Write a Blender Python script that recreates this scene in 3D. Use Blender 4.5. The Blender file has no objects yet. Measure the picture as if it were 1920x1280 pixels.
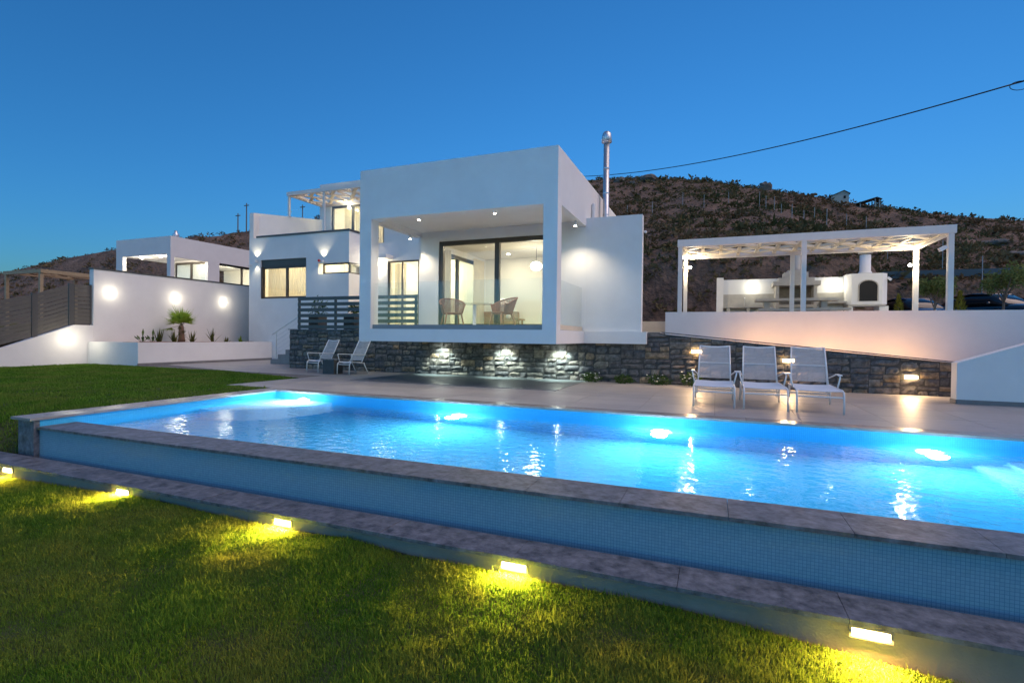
import bpy, math, random
import numpy as np
from mathutils import Vector, Matrix
rnd = random.Random(7)
nrs = np.random.RandomState(11)
PI = math.pi
scene = bpy.context.scene
C = scene.collection

# ------------------------------------------------------------------ camera
CAM_H = 1.2
FPX, YAW, PITCH, ROLL = 959.1, 0.379158, -0.009727, 0.011622
def cam_axes():
    cy, sy = math.cos(YAW), math.sin(YAW)
    fwd = Vector((-sy*math.cos(PITCH), cy*math.cos(PITCH), math.sin(PITCH)))
    rt = Vector((cy, sy, 0)); up = rt.cross(fwd)
    return (rt*math.cos(ROLL)+up*math.sin(ROLL), -rt*math.sin(ROLL)+up*math.cos(ROLL), fwd)
CR, CU, CF = cam_axes()
cam_d = bpy.data.cameras.new('camera'); cam = bpy.data.objects.new('camera', cam_d); C.objects.link(cam)
cam_d.sensor_width = 36; cam_d.lens = FPX/1920*36; cam_d.clip_end = 2000; cam_d.clip_start = 0.05
cam.matrix_world = Matrix(((CR.x, CU.x, -CF.x, 0), (CR.y, CU.y, -CF.y, 0), (CR.z, CU.z, -CF.z, CAM_H), (0, 0, 0, 1)))
scene.camera = cam
def ray(px, py): return CR*((px-960)/FPX) + CU*((640-py)/FPX) + CF
def on_y(px, py, Y): d = ray(px, py); d = d*(Y/d.y); return Vector((d.x, d.y, d.z+CAM_H))
def on_x(px, py, X): d = ray(px, py); d = d*(X/d.x); return Vector((d.x, d.y, d.z+CAM_H))

# ------------------------------------------------------------------ sky, dusk light, exposure
SUN_EL, SUN_AZ = math.radians(-1.0), math.radians(185)     # sun just set, afterglow to the right and behind the camera
world = bpy.data.worlds.new('World'); scene.world = world; world.use_nodes = True
wn = world.node_tree.nodes; wl = world.node_tree.links
sky = wn.new('ShaderNodeTexSky'); sky.sky_type = 'NISHITA'; sky.sun_disc = False
sky.sun_elevation = SUN_EL; sky.sun_rotation = SUN_AZ
sky.altitude = 60; sky.air_density = 0.6; sky.dust_density = 0.5; sky.ozone_density = 3.0
tint = wn.new('ShaderNodeMix'); tint.data_type = 'RGBA'; tint.blend_type = 'MULTIPLY'; tint.inputs[0].default_value = 1
tint.inputs[7].default_value = (0.30, 0.69, 0.67, 1)
wl.new(sky.outputs[0], tint.inputs[6]); bg = wn['Background']; wl.new(tint.outputs[2], bg.inputs[0])
bg.inputs[1].default_value = 0.15
sun_d = bpy.data.lights.new('sun', 'SUN'); sun = bpy.data.objects.new('sun', sun_d); C.objects.link(sun)
sun_d.energy = 0.135; sun_d.angle = math.radians(50); sun_d.color = (1.0, 0.75, 0.65)
GLOW_AZ = SUN_AZ-math.radians(95)                          # brightest part of the afterglow
sd = Vector((math.sin(GLOW_AZ), math.cos(GLOW_AZ), math.tan(math.radians(50))))
sun.rotation_euler = sd.to_track_quat('Z', 'Y').to_euler()
vs = scene.view_settings; vs.view_transform = 'Standard'; vs.look = 'None'; vs.gamma = 1; vs.use_curve_mapping = False
vs.exposure = 3.9          # long dusk exposure
LAMP = 0.19             # lamp watts for this exposure
scene.cycles.use_denoising = True
scene.cycles.max_bounces = 8; scene.cycles.transparent_max_bounces = 24
scene.cycles.diffuse_bounces = 6; scene.cycles.glossy_bounces = 4; scene.cycles.transmission_bounces = 6
scene.cycles.sample_clamp_indirect = 2.0; scene.cycles.caustics_reflective = False; scene.cycles.caustics_refractive = True

# ------------------------------------------------------------------ materials
def mat(name, color, rough=0.6, metal=0.0, noise=None, bump=None, spec=0.5, objrand=None, coord='Object'):
    """noise=(scale, amount) mottles the colour; bump=(scale, strength); objrand=list of colours picked per object"""
    m = bpy.data.materials.new(name); m.use_nodes = True
    nt = m.node_tree; N, L = nt.nodes, nt.links; b = N['Principled BSDF']
    b.inputs['Roughness'].default_value = rough; b.inputs['Metallic'].default_value = metal
    b.inputs['Specular IOR Level'].default_value = spec
    b.inputs['Base Color'].default_value = (*color, 1)
    tc = N.new('ShaderNodeTexCoord'); geo = N.new('ShaderNodeNewGeometry')
    vec = tc.outputs['Object'] if coord == 'Object' else geo.outputs['Position']
    src = None
    if objrand:
        oi = N.new('ShaderNodeObjectInfo'); r = N.new('ShaderNodeValToRGB'); r.color_ramp.interpolation = 'CONSTANT'
        els = r.color_ramp.elements
        while len(els) < len(objrand): els.new(0.5)
        for i, c in enumerate(objrand): els[i].position = i/len(objrand); els[i].color = (*c, 1)
        L.new(oi.outputs['Random'], r.inputs[0]); src = r.outputs[0]
    if noise:
        n = N.new('ShaderNodeTexNoise'); n.inputs['Scale'].default_value = noise[0]; n.inputs['Detail'].default_value = 6
        n.inputs['Roughness'].default_value = 0.65
        L.new(vec, n.inputs['Vector'])
        mr = N.new('ShaderNodeMapRange'); mr.inputs[1].default_value = 0.25; mr.inputs[2].default_value = 0.75
        mr.inputs[3].default_value = 1-noise[1]; mr.inputs[4].default_value = 1+noise[1]
        L.new(n.outputs[0], mr.inputs[0])
        mx = N.new('ShaderNodeMix'); mx.data_type = 'RGBA'; mx.blend_type = 'MULTIPLY'; mx.inputs[0].default_value = 1
        if src: L.new(src, mx.inputs[6])
        else: mx.inputs[6].default_value = (*color, 1)
        L.new(mr.outputs[0], mx.inputs[7]); src = mx.outputs[2]
    if src: L.new(src, b.inputs['Base Color'])
    if bump:
        n2 = N.new('ShaderNodeTexNoise'); n2.inputs['Scale'].default_value = bump[0]; n2.inputs['Detail'].default_value = 8
        L.new(vec, n2.inputs['Vector'])
        bp = N.new('ShaderNodeBump'); bp.inputs['Strength'].default_value = bump[1]; bp.inputs['Distance'].default_value = 0.02
        L.new(n2.outputs[0], bp.inputs['Height']); L.new(bp.outputs[0], b.inputs['Normal'])
    return m
def emit(name, color, strength):
    m = bpy.data.materials.new(name); m.use_nodes = True; N = m.node_tree.nodes; L = m.node_tree.links
    N.remove(N['Principled BSDF']); e = N.new('ShaderNodeEmission'); e.inputs[0].default_value = (*color, 1); e.inputs[1].default_value = strength*LAMP
    L.new(e.outputs[0], N['Material Output'].inputs[0]); return m
def glass(name, color=(0.93, 0.97, 0.96), rough=0.0, ior=1.45):
    m = bpy.data.materials.new(name); m.use_nodes = True; N = m.node_tree.nodes; L = m.node_tree.links
    N.remove(N['Principled BSDF'])
    t = N.new('ShaderNodeBsdfTransparent'); t.inputs[0].default_value = (*color, 1)
    g = N.new('ShaderNodeBsdfGlossy'); g.inputs['Roughness'].default_value = rough
    lw = N.new('ShaderNodeLayerWeight'); lw.inputs[0].default_value = 0.5
    pw = N.new('ShaderNodeMath'); pw.operation = 'POWER'; pw.inputs[1].default_value = 5; L.new(lw.outputs['Facing'], pw.inputs[0])
    r0 = ((ior-1)/(ior+1))**2; f = N.new('ShaderNodeMath'); f.operation = 'MULTIPLY_ADD'; f.inputs[1].default_value = 1-r0; f.inputs[2].default_value = r0
    L.new(pw.outputs[0], f.inputs[0])
    x = N.new('ShaderNodeMixShader'); L.new(f.outputs[0], x.inputs[0]); L.new(t.outputs[0], x.inputs[1]); L.new(g.outputs[0], x.inputs[2])
    L.new(x.outputs[0], N['Material Output'].inputs[0]); return m
def mosaic_mat(name, c1, c2, grout, size=0.025, rough=0.25):
    m = bpy.data.materials.new(name); m.use_nodes = True; N = m.node_tree.nodes; L = m.node_tree.links; b = N['Principled BSDF']
    geo = N.new('ShaderNodeNewGeometry'); sp = N.new('ShaderNodeSeparateXYZ'); L.new(geo.outputs['Position'], sp.inputs[0])
    sn = N.new('ShaderNodeSeparateXYZ'); L.new(geo.outputs['True Normal'], sn.inputs[0])
    def math_(op, a, bb=None):
        n = N.new('ShaderNodeMath'); n.operation = op
        for i, v in enumerate((a, bb)):
            if v is None: continue
            if isinstance(v, (int, float)): n.inputs[i].default_value = v
            else: L.new(v, n.inputs[i])
        return n.outputs[0]
    line = None; cells = []
    for i, ax in enumerate('XYZ'):
        q = math_('DIVIDE', sp.outputs[i], size); fr = math_('FRACT', math_('ADD', q, 1000.03))
        d = math_('LESS_THAN', fr, 0.12); keep = math_('LESS_THAN', math_('ABSOLUTE', sn.outputs[i]), 0.7)
        d = math_('MULTIPLY', d, keep); line = d if line is None else math_('MAXIMUM', line, d)
        cells.append(math_('FLOOR', math_('ADD', q, 0.03)))
    cb = N.new('ShaderNodeCombineXYZ'); [L.new(c, cb.inputs[i]) for i, c in enumerate(cells)]
    wnz = N.new('ShaderNodeTexWhiteNoise'); L.new(cb.outputs[0], wnz.inputs[0])
    mx = N.new('ShaderNodeMix'); mx.data_type = 'RGBA'; mx.inputs[6].default_value = (*c1, 1); mx.inputs[7].default_value = (*c2, 1); L.new(wnz.outputs[0], mx.inputs[0])
    m2 = N.new('ShaderNodeMix'); m2.data_type = 'RGBA'; L.new(line, m2.inputs[0]); L.new(mx.outputs[2], m2.inputs[6]); m2.inputs[7].default_value = (*grout, 1)
    L.new(m2.outputs[2], b.inputs['Base Color']); b.inputs['Roughness'].default_value = rough
    if rough > 0.8: b.inputs['Specular IOR Level'].default_value = 0
    return m
def leaf_mat(name, c_lo, c_hi, attr=True, trans=0.35, patch=None, pitch=1.2):
    """foliage: diffuse + translucent, colour from the per-leaf attribute 'tone'"""
    m = bpy.data.materials.new(name); m.use_nodes = True; N = m.node_tree.nodes; L = m.node_tree.links
    N.remove(N['Principled BSDF'])
    a = N.new('ShaderNodeAttribute'); a.attribute_name = 'tone'
    mx = N.new('ShaderNodeMix'); mx.data_type = 'RGBA'; mx.inputs[6].default_value = (*c_lo, 1); mx.inputs[7].default_value = (*c_hi, 1)
    L.new(a.outputs['Fac'], mx.inputs[0]); col = mx.outputs[2]
    if patch:
        geo = N.new('ShaderNodeNewGeometry'); n = N.new('ShaderNodeTexNoise'); n.inputs['Scale'].default_value = pitch; n.inputs['Detail'].default_value = 4
        L.new(geo.outputs['Position'], n.inputs['Vector']); r = N.new('ShaderNodeMapRange'); r.inputs[1].default_value = 0.42; r.inputs[2].default_value = 0.68
        L.new(n.outputs[0], r.inputs[0]); m2 = N.new('ShaderNodeMix'); m2.data_type = 'RGBA'; L.new(r.outputs[0], m2.inputs[0]); L.new(col, m2.inputs[6]); m2.inputs[7].default_value = (*patch, 1)
        col = m2.outputs[2]
    d = N.new('ShaderNodeBsdfDiffuse'); t = N.new('ShaderNodeBsdfTranslucent'); L.new(col, d.inputs[0]); L.new(col, t.inputs[0])
    x = N.new('ShaderNodeMixShader'); x.inputs[0].default_value = trans; L.new(d.outputs[0], x.inputs[1]); L.new(t.outputs[0], x.inputs[2])
    L.new(x.outputs[0], N['Material Output'].inputs[0]); return m

M = {}
M['stucco'] = mat('white_stucco', (0.72, 0.72, 0.715), 0.85, noise=(1.3, 0.05), bump=(60, 0.22), coord='World')
M['stucco_in'] = mat('interior_plaster', (0.78, 0.76, 0.70), 0.8, noise=(0.5, 0.02), coord='World')
M['beige'] = mat('beige_render', (0.24, 0.215, 0.175), 0.85, noise=(2.5, 0.18), bump=(70, 0.2), coord='World')
M['stone'] = mat('ashlar_stone', (0.2, 0.2, 0.2), 0.8, noise=(9, 0.8), bump=(13, 1.0), coord='World',
                 objrand=[(0.098, 0.092, 0.094), (0.163, 0.142, 0.121), (0.124, 0.114, 0.11), (0.247, 0.174, 0.11), (0.182, 0.156, 0.132), (0.104, 0.102, 0.101), (0.208, 0.174, 0.138), (0.137, 0.12, 0.11), (0.111, 0.103, 0.101), (0.143, 0.134, 0.127)])
M['mortar'] = mat('mortar', (0.07, 0.065, 0.06), 0.9, bump=(40, 0.5), coord='World')
M['slate'] = mat('grey_marble', (0.125, 0.132, 0.15), 0.45, noise=(11, 0.85), bump=(30, 0.25), coord='World')
M['tile'] = mat('patio_porcelain', (0.31, 0.30, 0.295), 0.45, noise=(1.6, 0.12), bump=(14, 0.08), coord='World',
                objrand=[(0.31, 0.30, 0.29), (0.285, 0.278, 0.27), (0.33, 0.318, 0.305), (0.298, 0.29, 0.282)])
M['grout'] = mat('grout', (0.14, 0.135, 0.13), 0.9)
M['skirt'] = mat('grey_skirting', (0.17, 0.17, 0.175), 0.6, noise=(6, 0.2), coord='World')
M['alu'] = mat('anthracite_aluminium', (0.075, 0.075, 0.075), 0.4, noise=(3, 0.1))
M['rail_base'] = mat('grey_rail_profile', (0.20, 0.22, 0.24), 0.4)
M['bronze'] = mat('bronze_aluminium', (0.055, 0.042, 0.034), 0.4, noise=(3, 0.1))
M['slat'] = mat('grey_slat', (0.10, 0.095, 0.085), 0.5, noise=(4, 0.15))
M['steel'] = mat('brushed_steel', (0.62, 0.63, 0.65), 0.42, 0.85, noise=(9, 0.1))
M['post_metal'] = mat('galvanised_post', (0.30, 0.31, 0.32), 0.6, noise=(4, 0.2))
M['white_metal'] = mat('white_powder_coat', (0.74, 0.74, 0.74), 0.4, noise=(8, 0.04))
M['cord'] = mat('white_cord', (0.66, 0.66, 0.68), 0.7, noise=(60, 0.1))
M['cream'] = mat('cream_timber', (0.60, 0.52, 0.41), 0.6, noise=(6, 0.08))
M['pergola'] = mat('white_pergola_paint', (0.72, 0.69, 0.66), 0.55, noise=(5, 0.05))
M['lattice'] = mat('cream_lattice', (0.72, 0.63, 0.48), 0.6, noise=(6, 0.06))
M['tan'] = mat('tan_timber', (0.36, 0.27, 0.16), 0.65, noise=(8, 0.2))
M['wood'] = mat('oak_wood', (0.36, 0.19, 0.10), 0.5, noise=(12, 0.25))
M['wicker'] = mat('brown_wicker', (0.30, 0.14, 0.08), 0.6, noise=(30, 0.25))
M['concrete'] = mat('cast_concrete', (0.42, 0.40, 0.365), 0.8, noise=(5, 0.15), bump=(40, 0.25))
M['firebrick'] = mat('firebrick', (0.23, 0.19, 0.15), 0.85, noise=(12, 0.3))
M['dark_in'] = mat('oven_dark', (0.012, 0.013, 0.016), 0.6, spec=0.2)
M['step'] = mat('step_stone', (0.20, 0.205, 0.205), 0.6, noise=(4, 0.15), coord='World')
M['soil'] = mat('red_soil', (0.23, 0.13, 0.08), 0.95, noise=(9, 0.35), bump=(30, 0.8), coord='World')
M['lawn'] = mat('lawn_earth', (0.035, 0.05, 0.014), 0.95, noise=(5, 0.4), bump=(25, 0.5), coord='World')
M['sofa'] = mat('grey_fabric', (0.28, 0.27, 0.26), 0.9, noise=(40, 0.1))
M['fridge'] = mat('fridge_steel', (0.20, 0.23, 0.24), 0.35, 0.6)
M['floor_in'] = mat('interior_floor', (0.42, 0.40, 0.36), 0.35, noise=(2, 0.08), coord='World')
M['deck_in'] = mat('terrace_floor', (0.40, 0.385, 0.365), 0.45, noise=(2, 0.1), coord='World')
M['rubber'] = mat('tyre', (0.02, 0.02, 0.02), 0.8)
M['black_plastic'] = mat('black_plastic', (0.02, 0.02, 0.022), 0.5)
M['white_plastic'] = mat('white_plastic', (0.75, 0.75, 0.74), 0.45)
M['red_plastic'] = mat('red_plastic', (0.6, 0.03, 0.03), 0.4)
M['rock'] = mat('hill_rock', (0.15, 0.13, 0.115), 0.9, noise=(2.5, 0.35), bump=(5, 0.9), coord='World')
M['bark'] = mat('bark', (0.16, 0.12, 0.09), 0.9, noise=(18, 0.35), bump=(30, 0.7))
M['palm_bark'] = mat('palm_bark', (0.17, 0.10, 0.065), 0.95, noise=(22, 0.4), bump=(25, 0.8))
M['pot'] = mat('dark_planter', (0.06, 0.06, 0.062), 0.6, noise=(8, 0.15))
M['glass'] = glass('clear_glass'); M['pane'] = glass('window_glass', (0.96, 0.975, 0.96), 0, 1.5)
M['rail_glass'] = glass('balustrade_glass', (0.975, 0.99, 0.985), 0, 1.45)
M['car_glass'] = glass('car_glass', (0.10, 0.13, 0.15), 0.02, 1.5)
M['mosaic'] = mosaic_mat('outer_mosaic', (0.20, 0.36, 0.45), (0.23, 0.40, 0.49), (0.11, 0.23, 0.32))
M['pool_tile'] = mosaic_mat('pool_mosaic', (0.07, 0.49, 0.82), (0.085, 0.53, 0.85), (0.045, 0.38, 0.70), rough=0.9)
M['curtain'] = mat('sheer_curtain', (0.78, 0.72, 0.58), 0.9)
M['curtain'].node_tree.nodes['Principled BSDF'].inputs['Transmission Weight'].default_value = 0.0
M['warm_lens'] = emit('warm_lens', (1.0, 0.70, 0.34), 14)
M['white_lens'] = emit('white_lens', (1.0, 0.90, 0.74), 30)
M['cool_lens'] = emit('cool_lens', (0.86, 1.0, 0.93), 25)
M['pool_lens'] = emit('pool_lens', (0.75, 0.93, 1.0), 14)
M['globe'] = emit('globe_glow', (1.0, 0.92, 0.74), 7)
M['shade'] = emit('lamp_shade_glow', (1.0, 0.86, 0.62), 0.6)
M['grass'] = leaf_mat('grass_blade', (0.045, 0.14, 0.014), (0.17, 0.30, 0.04), patch=(0.17, 0.23, 0.045))
M['palm'] = leaf_mat('palm_leaf', (0.10, 0.22, 0.02), (0.38, 0.50, 0.07))
M['agave'] = leaf_mat('spiky_leaf', (0.07, 0.09, 0.03), (0.19, 0.18, 0.06))
M['broad'] = leaf_mat('broad_leaf', (0.04, 0.08, 0.025), (0.11, 0.17, 0.05))
M['olive'] = leaf_mat('olive_leaf', (0.09, 0.13, 0.04), (0.24, 0.27, 0.10))
M['conifer'] = leaf_mat('golden_conifer', (0.14, 0.15, 0.03), (0.34, 0.30, 0.05))
M['scrub'] = leaf_mat('hill_scrub', (0.06, 0.068, 0.03), (0.22, 0.17, 0.09), trans=0.15, patch=(0.18, 0.115, 0.07), pitch=0.12)
M['flower'] = mat('white_petal', (0.75, 0.73, 0.66), 0.7)
def hill_material():
    m = mat('hill_earth', (0.15, 0.10, 0.075), 0.95, bump=(3.5, 1.0), coord='World'); N = m.node_tree.nodes; [setattr(q.inputs['Distance'], 'default_value', 0.35) for q in N if q.type == 'BUMP']; L = m.node_tree.links; b = N['Principled BSDF']
    geo = N.new('ShaderNodeNewGeometry'); n = N.new('ShaderNodeTexNoise'); n.inputs['Scale'].default_value = 0.55; n.inputs['Detail'].default_value = 9; n.inputs['Roughness'].default_value = 0.7
    L.new(geo.outputs['Position'], n.inputs['Vector']); r = N.new('ShaderNodeValToRGB')
    e = r.color_ramp.elements; e[0].position = 0.32; e[0].color = (0.07, 0.048, 0.034, 1); e[1].position = 0.68; e[1].color = (0.24, 0.155, 0.11, 1)
    e2 = e.new(0.5); e2.color = (0.14, 0.09, 0.062, 1)
    L.new(n.outputs[0], r.inputs[0]); L.new(r.outputs[0], b.inputs['Base Color']); return m
M['hill'] = hill_material()
def paint(name, c):
    m = mat(name, c, 0.25); m.node_tree.nodes['Principled BSDF'].inputs['Coat Weight'].default_value = 0.6; return m

# ------------------------------------------------------------------ mesh helpers
def world_loc(o):
    v = Vector((0, 0, 0))
    while o is not None: v += o.location; o = o.parent
    return v
class MB:
    def __init__(s): s.v = []; s.f = []; s.smooth = False
    def quad(s, *p):
        n = len(s.v); s.v += [tuple(q) for q in p]; s.f.append(tuple(range(n, n+len(p)))); return s
    def box(s, x0, x1, y0, y1, z0, z1):
        n = len(s.v)
        s.v += [(x0, y0, z0), (x1, y0, z0), (x1, y1, z0), (x0, y1, z0), (x0, y0, z1), (x1, y0, z1), (x1, y1, z1), (x0, y1, z1)]
        s.f += [tuple(n+i for i in q) for q in ((3, 2, 1, 0), (4, 5, 6, 7), (0, 1, 5, 4), (1, 2, 6, 5), (2, 3, 7, 6), (3, 0, 4, 7))]; return s
    def prism(s, poly, axis, a0, a1):
        """poly: list of 2D points; extruded along axis ('x': (y,z), 'y': (x,z), 'z': (x,y)) from a0 to a1"""
        def P(p, a): return {'x': (a, p[0], p[1]), 'y': (p[0], a, p[1]), 'z': (p[0], p[1], a)}[axis]
        n = len(s.v); k = len(poly)
        s.v += [P(p, a0) for p in poly] + [P(p, a1) for p in poly]
        s.f.append(tuple(n+i for i in range(k))[::-1]); s.f.append(tuple(n+k+i for i in range(k)))
        for i in range(k): j = (i+1) % k; s.f.append((n+i, n+j, n+k+j, n+k+i))
        return s
    def tube(s, path, r, n=8, closed=False, caps=True):
        pts = [Vector(p) for p in path]; k = len(pts); base = len(s.v)
        rr = r if isinstance(r, (list, tuple)) else [r]*k
        prev = None
        for i, p in enumerate(pts):
            if closed: t = pts[(i+1) % k]-pts[i-1]
            else: t = pts[min(i+1, k-1)]-pts[max(i-1, 0)]
            t.normalize()
            if prev is None:
                a = Vector((0, 0, 1)) if abs(t.z) < 0.9 else Vector((1, 0, 0)); u = t.cross(a).normalized()
            else: u = (prev - t*prev.dot(t)); u = u.normalized() if u.length > 1e-6 else t.orthogonal().normalized()
            prev = u; w = t.cross(u)
            for j in range(n):
                an = 2*PI*j/n; s.v.append(tuple(p + (u*math.cos(an)+w*math.sin(an))*rr[i]))
        for i in range(k if closed else k-1):
            for j in range(n):
                a = base+i*n+j; b = base+i*n+(j+1) % n; c = base+((i+1) % k)*n+(j+1) % n; d = base+((i+1) % k)*n+j
                s.f.append((a, b, c, d))
        if caps and not closed:
            s.f.append(tuple(base+j for j in range(n))[::-1]); s.f.append(tuple(base+(k-1)*n+j for j in range(n)))
        return s
    def bar(s, a, b, w, h):
        """rectangular bar from a to b, width w horizontally, height h"""
        a, b = Vector(a), Vector(b); t = (b-a).normalized(); up = Vector((0, 0, 1)) if abs(t.z) < 0.95 else Vector((0, 1, 0))
        u = t.cross(up).normalized(); v = u.cross(t).normalized(); n = len(s.v)
        for p in (a, b):
            for su, sv in ((-1, -1), (1, -1), (1, 1), (-1, 1)): s.v.append(tuple(p+u*(su*w/2)+v*(sv*h/2)))
        s.f += [tuple(n+i for i in q) for q in ((0, 1, 2, 3), (7, 6, 5, 4), (0, 4, 5, 1), (1, 5, 6, 2), (2, 6, 7, 3), (3, 7, 4, 0))]; return s
    def lathe(s, prof, c=(0, 0, 0), n=20):
        base = len(s.v); k = len(prof)
        for r, z in prof:
            for j in range(n): an = 2*PI*j/n; s.v.append((c[0]+r*math.cos(an), c[1]+r*math.sin(an), c[2]+z))
        for i in range(k-1):
            for j in range(n): s.f.append((base+i*n+j, base+i*n+(j+1) % n, base+(i+1)*n+(j+1) % n, base+(i+1)*n+j))
        if prof[0][0] > 1e-4: s.f.append(tuple(base+j for j in range(n))[::-1])
        if prof[-1][0] > 1e-4: s.f.append(tuple(base+(k-1)*n+j for j in range(n)))
        return s
    def ball(s, c, r, n=12, m=8, sq=(1, 1, 1), jit=0):
        base = len(s.v)
        for i in range(m+1):
            th = PI*i/m
            for j in range(n):
                ph = 2*PI*j/n; q = r*(1+rnd.uniform(-jit, jit))
                s.v.append((c[0]+sq[0]*q*math.sin(th)*math.cos(ph), c[1]+sq[1]*q*math.sin(th)*math.sin(ph), c[2]+sq[2]*q*math.cos(th)))
        for i in range(m):
            for j in range(n): s.f.append((base+i*n+j, base+(i+1)*n+j, base+(i+1)*n+(j+1) % n, base+i*n+(j+1) % n))
        return s
    def panel(s, axis, a0, a1, u0, u1, z0, z1, holes=()):
        """wall slab with rectangular holes (hu0,hu1,hz0,hz1); axis 'y' -> u is x, axis 'x' -> u is y, axis 'z' -> u is x and z is y"""
        us = sorted({u0, u1, *[h[0] for h in holes], *[h[1] for h in holes]}); us = [u for u in us if u0 <= u <= u1]
        zs = sorted({z0, z1, *[h[2] for h in holes], *[h[3] for h in holes]}); zs = [z for z in zs if z0 <= z <= z1]
        def solid(i, j):
            if i < 0 or j < 0 or i >= len(us)-1 or j >= len(zs)-1: return False
            cu, cz = (us[i]+us[i+1])/2, (zs[j]+zs[j+1])/2
            return not any(h[0] < cu < h[1] and h[2] < cz < h[3] for h in holes)
        def P(a, u, z): return {'y': (u, a, z), 'x': (a, u, z), 'z': (u, z, a)}[axis]
        for i in range(len(us)-1):
            for j in range(len(zs)-1):
                if not solid(i, j): continue
                A, B, c, d = us[i], us[i+1], zs[j], zs[j+1]
                s.quad(P(a0, A, c), P(a0, B, c), P(a0, B, d), P(a0, A, d)); s.quad(P(a1, A, d), P(a1, B, d), P(a1, B, c), P(a1, A, c))
                if not solid(i-1, j): s.quad(P(a0, A, c), P(a0, A, d), P(a1, A, d), P(a1, A, c))
                if not solid(i+1, j): s.quad(P(a0, B, d), P(a0, B, c), P(a1, B, c), P(a1, B, d))
                if not solid(i, j-1): s.quad(P(a0, B, c), P(a0, A, c), P(a1, A, c), P(a1, B, c))
                if not solid(i, j+1): s.quad(P(a0, A, d), P(a0, B, d), P(a1, B, d), P(a1, A, d))
        return s
    def sm(s): s.smooth = True; return s
    def build(s, name, m, parent=None, origin=None):
        off = Vector((0, 0, 0))
        if parent is not None: off = world_loc(parent)
        elif origin is not None: off = Vector(origin)
        else:
            a = np.array(s.v); off = Vector(((a[:, 0].min()+a[:, 0].max())/2, (a[:, 1].min()+a[:, 1].max())/2, a[:, 2].min()))
        me = bpy.data.meshes.new(name); me.from_pydata([(x-off.x, y-off.y, z-off.z) for x, y, z in s.v], [], s.f)
        me.materials.append(M[m] if isinstance(m, str) else m)
        if s.smooth: me.polygons.foreach_set('use_smooth', [True]*len(me.polygons))
        import bmesh
        b = bmesh.new(); b.from_mesh(me); bmesh.ops.recalc_face_normals(b, faces=b.faces); b.to_mesh(me); b.free()
        o = bpy.data.objects.new(name, me); C.objects.link(o)
        if parent is not None: o.parent = parent
        else: o.location = off
        return o
def tag(o, label, cat, group=None):
    o['label'] = label; o['category'] = cat
    if group: o['group'] = group
    return o
def thing(name, label, cat, loc=(0, 0, 0), group=None):
    o = bpy.data.objects.new(name, None); C.objects.link(o); o.location = loc; o.empty_display_size = 0.1
    return tag(o, label, cat, group)
def struct(o, kind='structure'): o['kind'] = kind; return o
def dup(root, loc, rz=0.0, label=None):
    r = root.copy(); C.objects.link(r); r.location = loc; r.rotation_euler = (0, 0, rz)
    if label: r['label'] = label
    for ch in list(root.children):
        c = ch.copy(); C.objects.link(c); c.parent = r
        for g in list(ch.children): d = g.copy(); C.objects.link(d); d.parent = c
    return r
def lamp(kind, parent, loc, power, color, target=None, size=0.1, size_y=None, spot=None, blend=0.5, spread=None):
    d = bpy.data.lights.new('lamp_light', kind); d.energy = power*LAMP; d.color = color
    o = bpy.data.objects.new('lamp_light', d); C.objects.link(o)
    if kind == 'AREA':
        d.shape = 'RECTANGLE' if size_y else 'DISK'; d.size = size
        if size_y: d.size_y = size_y
        if spread: d.spread = spread
    else: d.shadow_soft_size = size
    if kind == 'SPOT': d.spot_size = spot; d.spot_blend = blend
    if parent is not None: o.parent = parent; o.location = Vector(loc)-world_loc(parent)
    else: o.location = loc
    if target is not None: o.rotation_euler = (Vector(loc)-Vector(target)).to_track_quat('Z', 'Y').to_euler()
    return o
def leaf_mesh(name, P, A, B, tones, m, parent=None, kind=None, tip=True, mid=0.55):
    """P base points, A vector along the leaf, B half-width vector (numpy n x 3): one kinked blade each (quad + tip triangle)"""
    n = len(P); V = np.empty((n, 5, 3), np.float32)
    V[:, 0] = P-B; V[:, 1] = P+B; V[:, 2] = P+A*mid+B*0.8; V[:, 3] = P+A*mid-B*0.8; V[:, 4] = P+A
    if not tip: V[:, 2] = P+A*mid+B; V[:, 3] = P+A*mid-B
    return raw_leaf(name, V, tones, m, parent, kind)
def raw_leaf(name, V, tones, m, parent=None, kind=None):
    n = len(V); me = bpy.data.meshes.new(name)
    off = np.array(world_loc(parent)) if parent is not None else np.zeros(3)
    me.vertices.add(n*5); me.vertices.foreach_set('co', (V-off.astype(np.float32)).astype(np.float32).ravel())
    loops = np.array([0, 1, 2, 3, 3, 2, 4])[None, :]+5*np.arange(n)[:, None]
    me.loops.add(n*7); me.loops.foreach_set('vertex_index', loops.ravel().astype(np.int32))
    st = np.array([0, 4])[None, :]+7*np.arange(n)[:, None]
    me.polygons.add(n*2); me.polygons.foreach_set('loop_start', st.ravel().astype(np.int32))
    try: me.polygons.foreach_set('loop_total', np.tile(np.array([4, 3], np.int32), n))
    except Exception: pass
    me.update(calc_edges=True)
    at = me.attributes.new('tone', 'FLOAT', 'POINT'); at.data.foreach_set('value', np.repeat(np.asarray(tones, np.float32), 5))
    me.materials.append(M[m]); o = bpy.data.objects.new(name, me); C.objects.link(o)
    if parent is not None: o.parent = parent
    if kind: o['kind'] = kind
    return o

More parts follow.
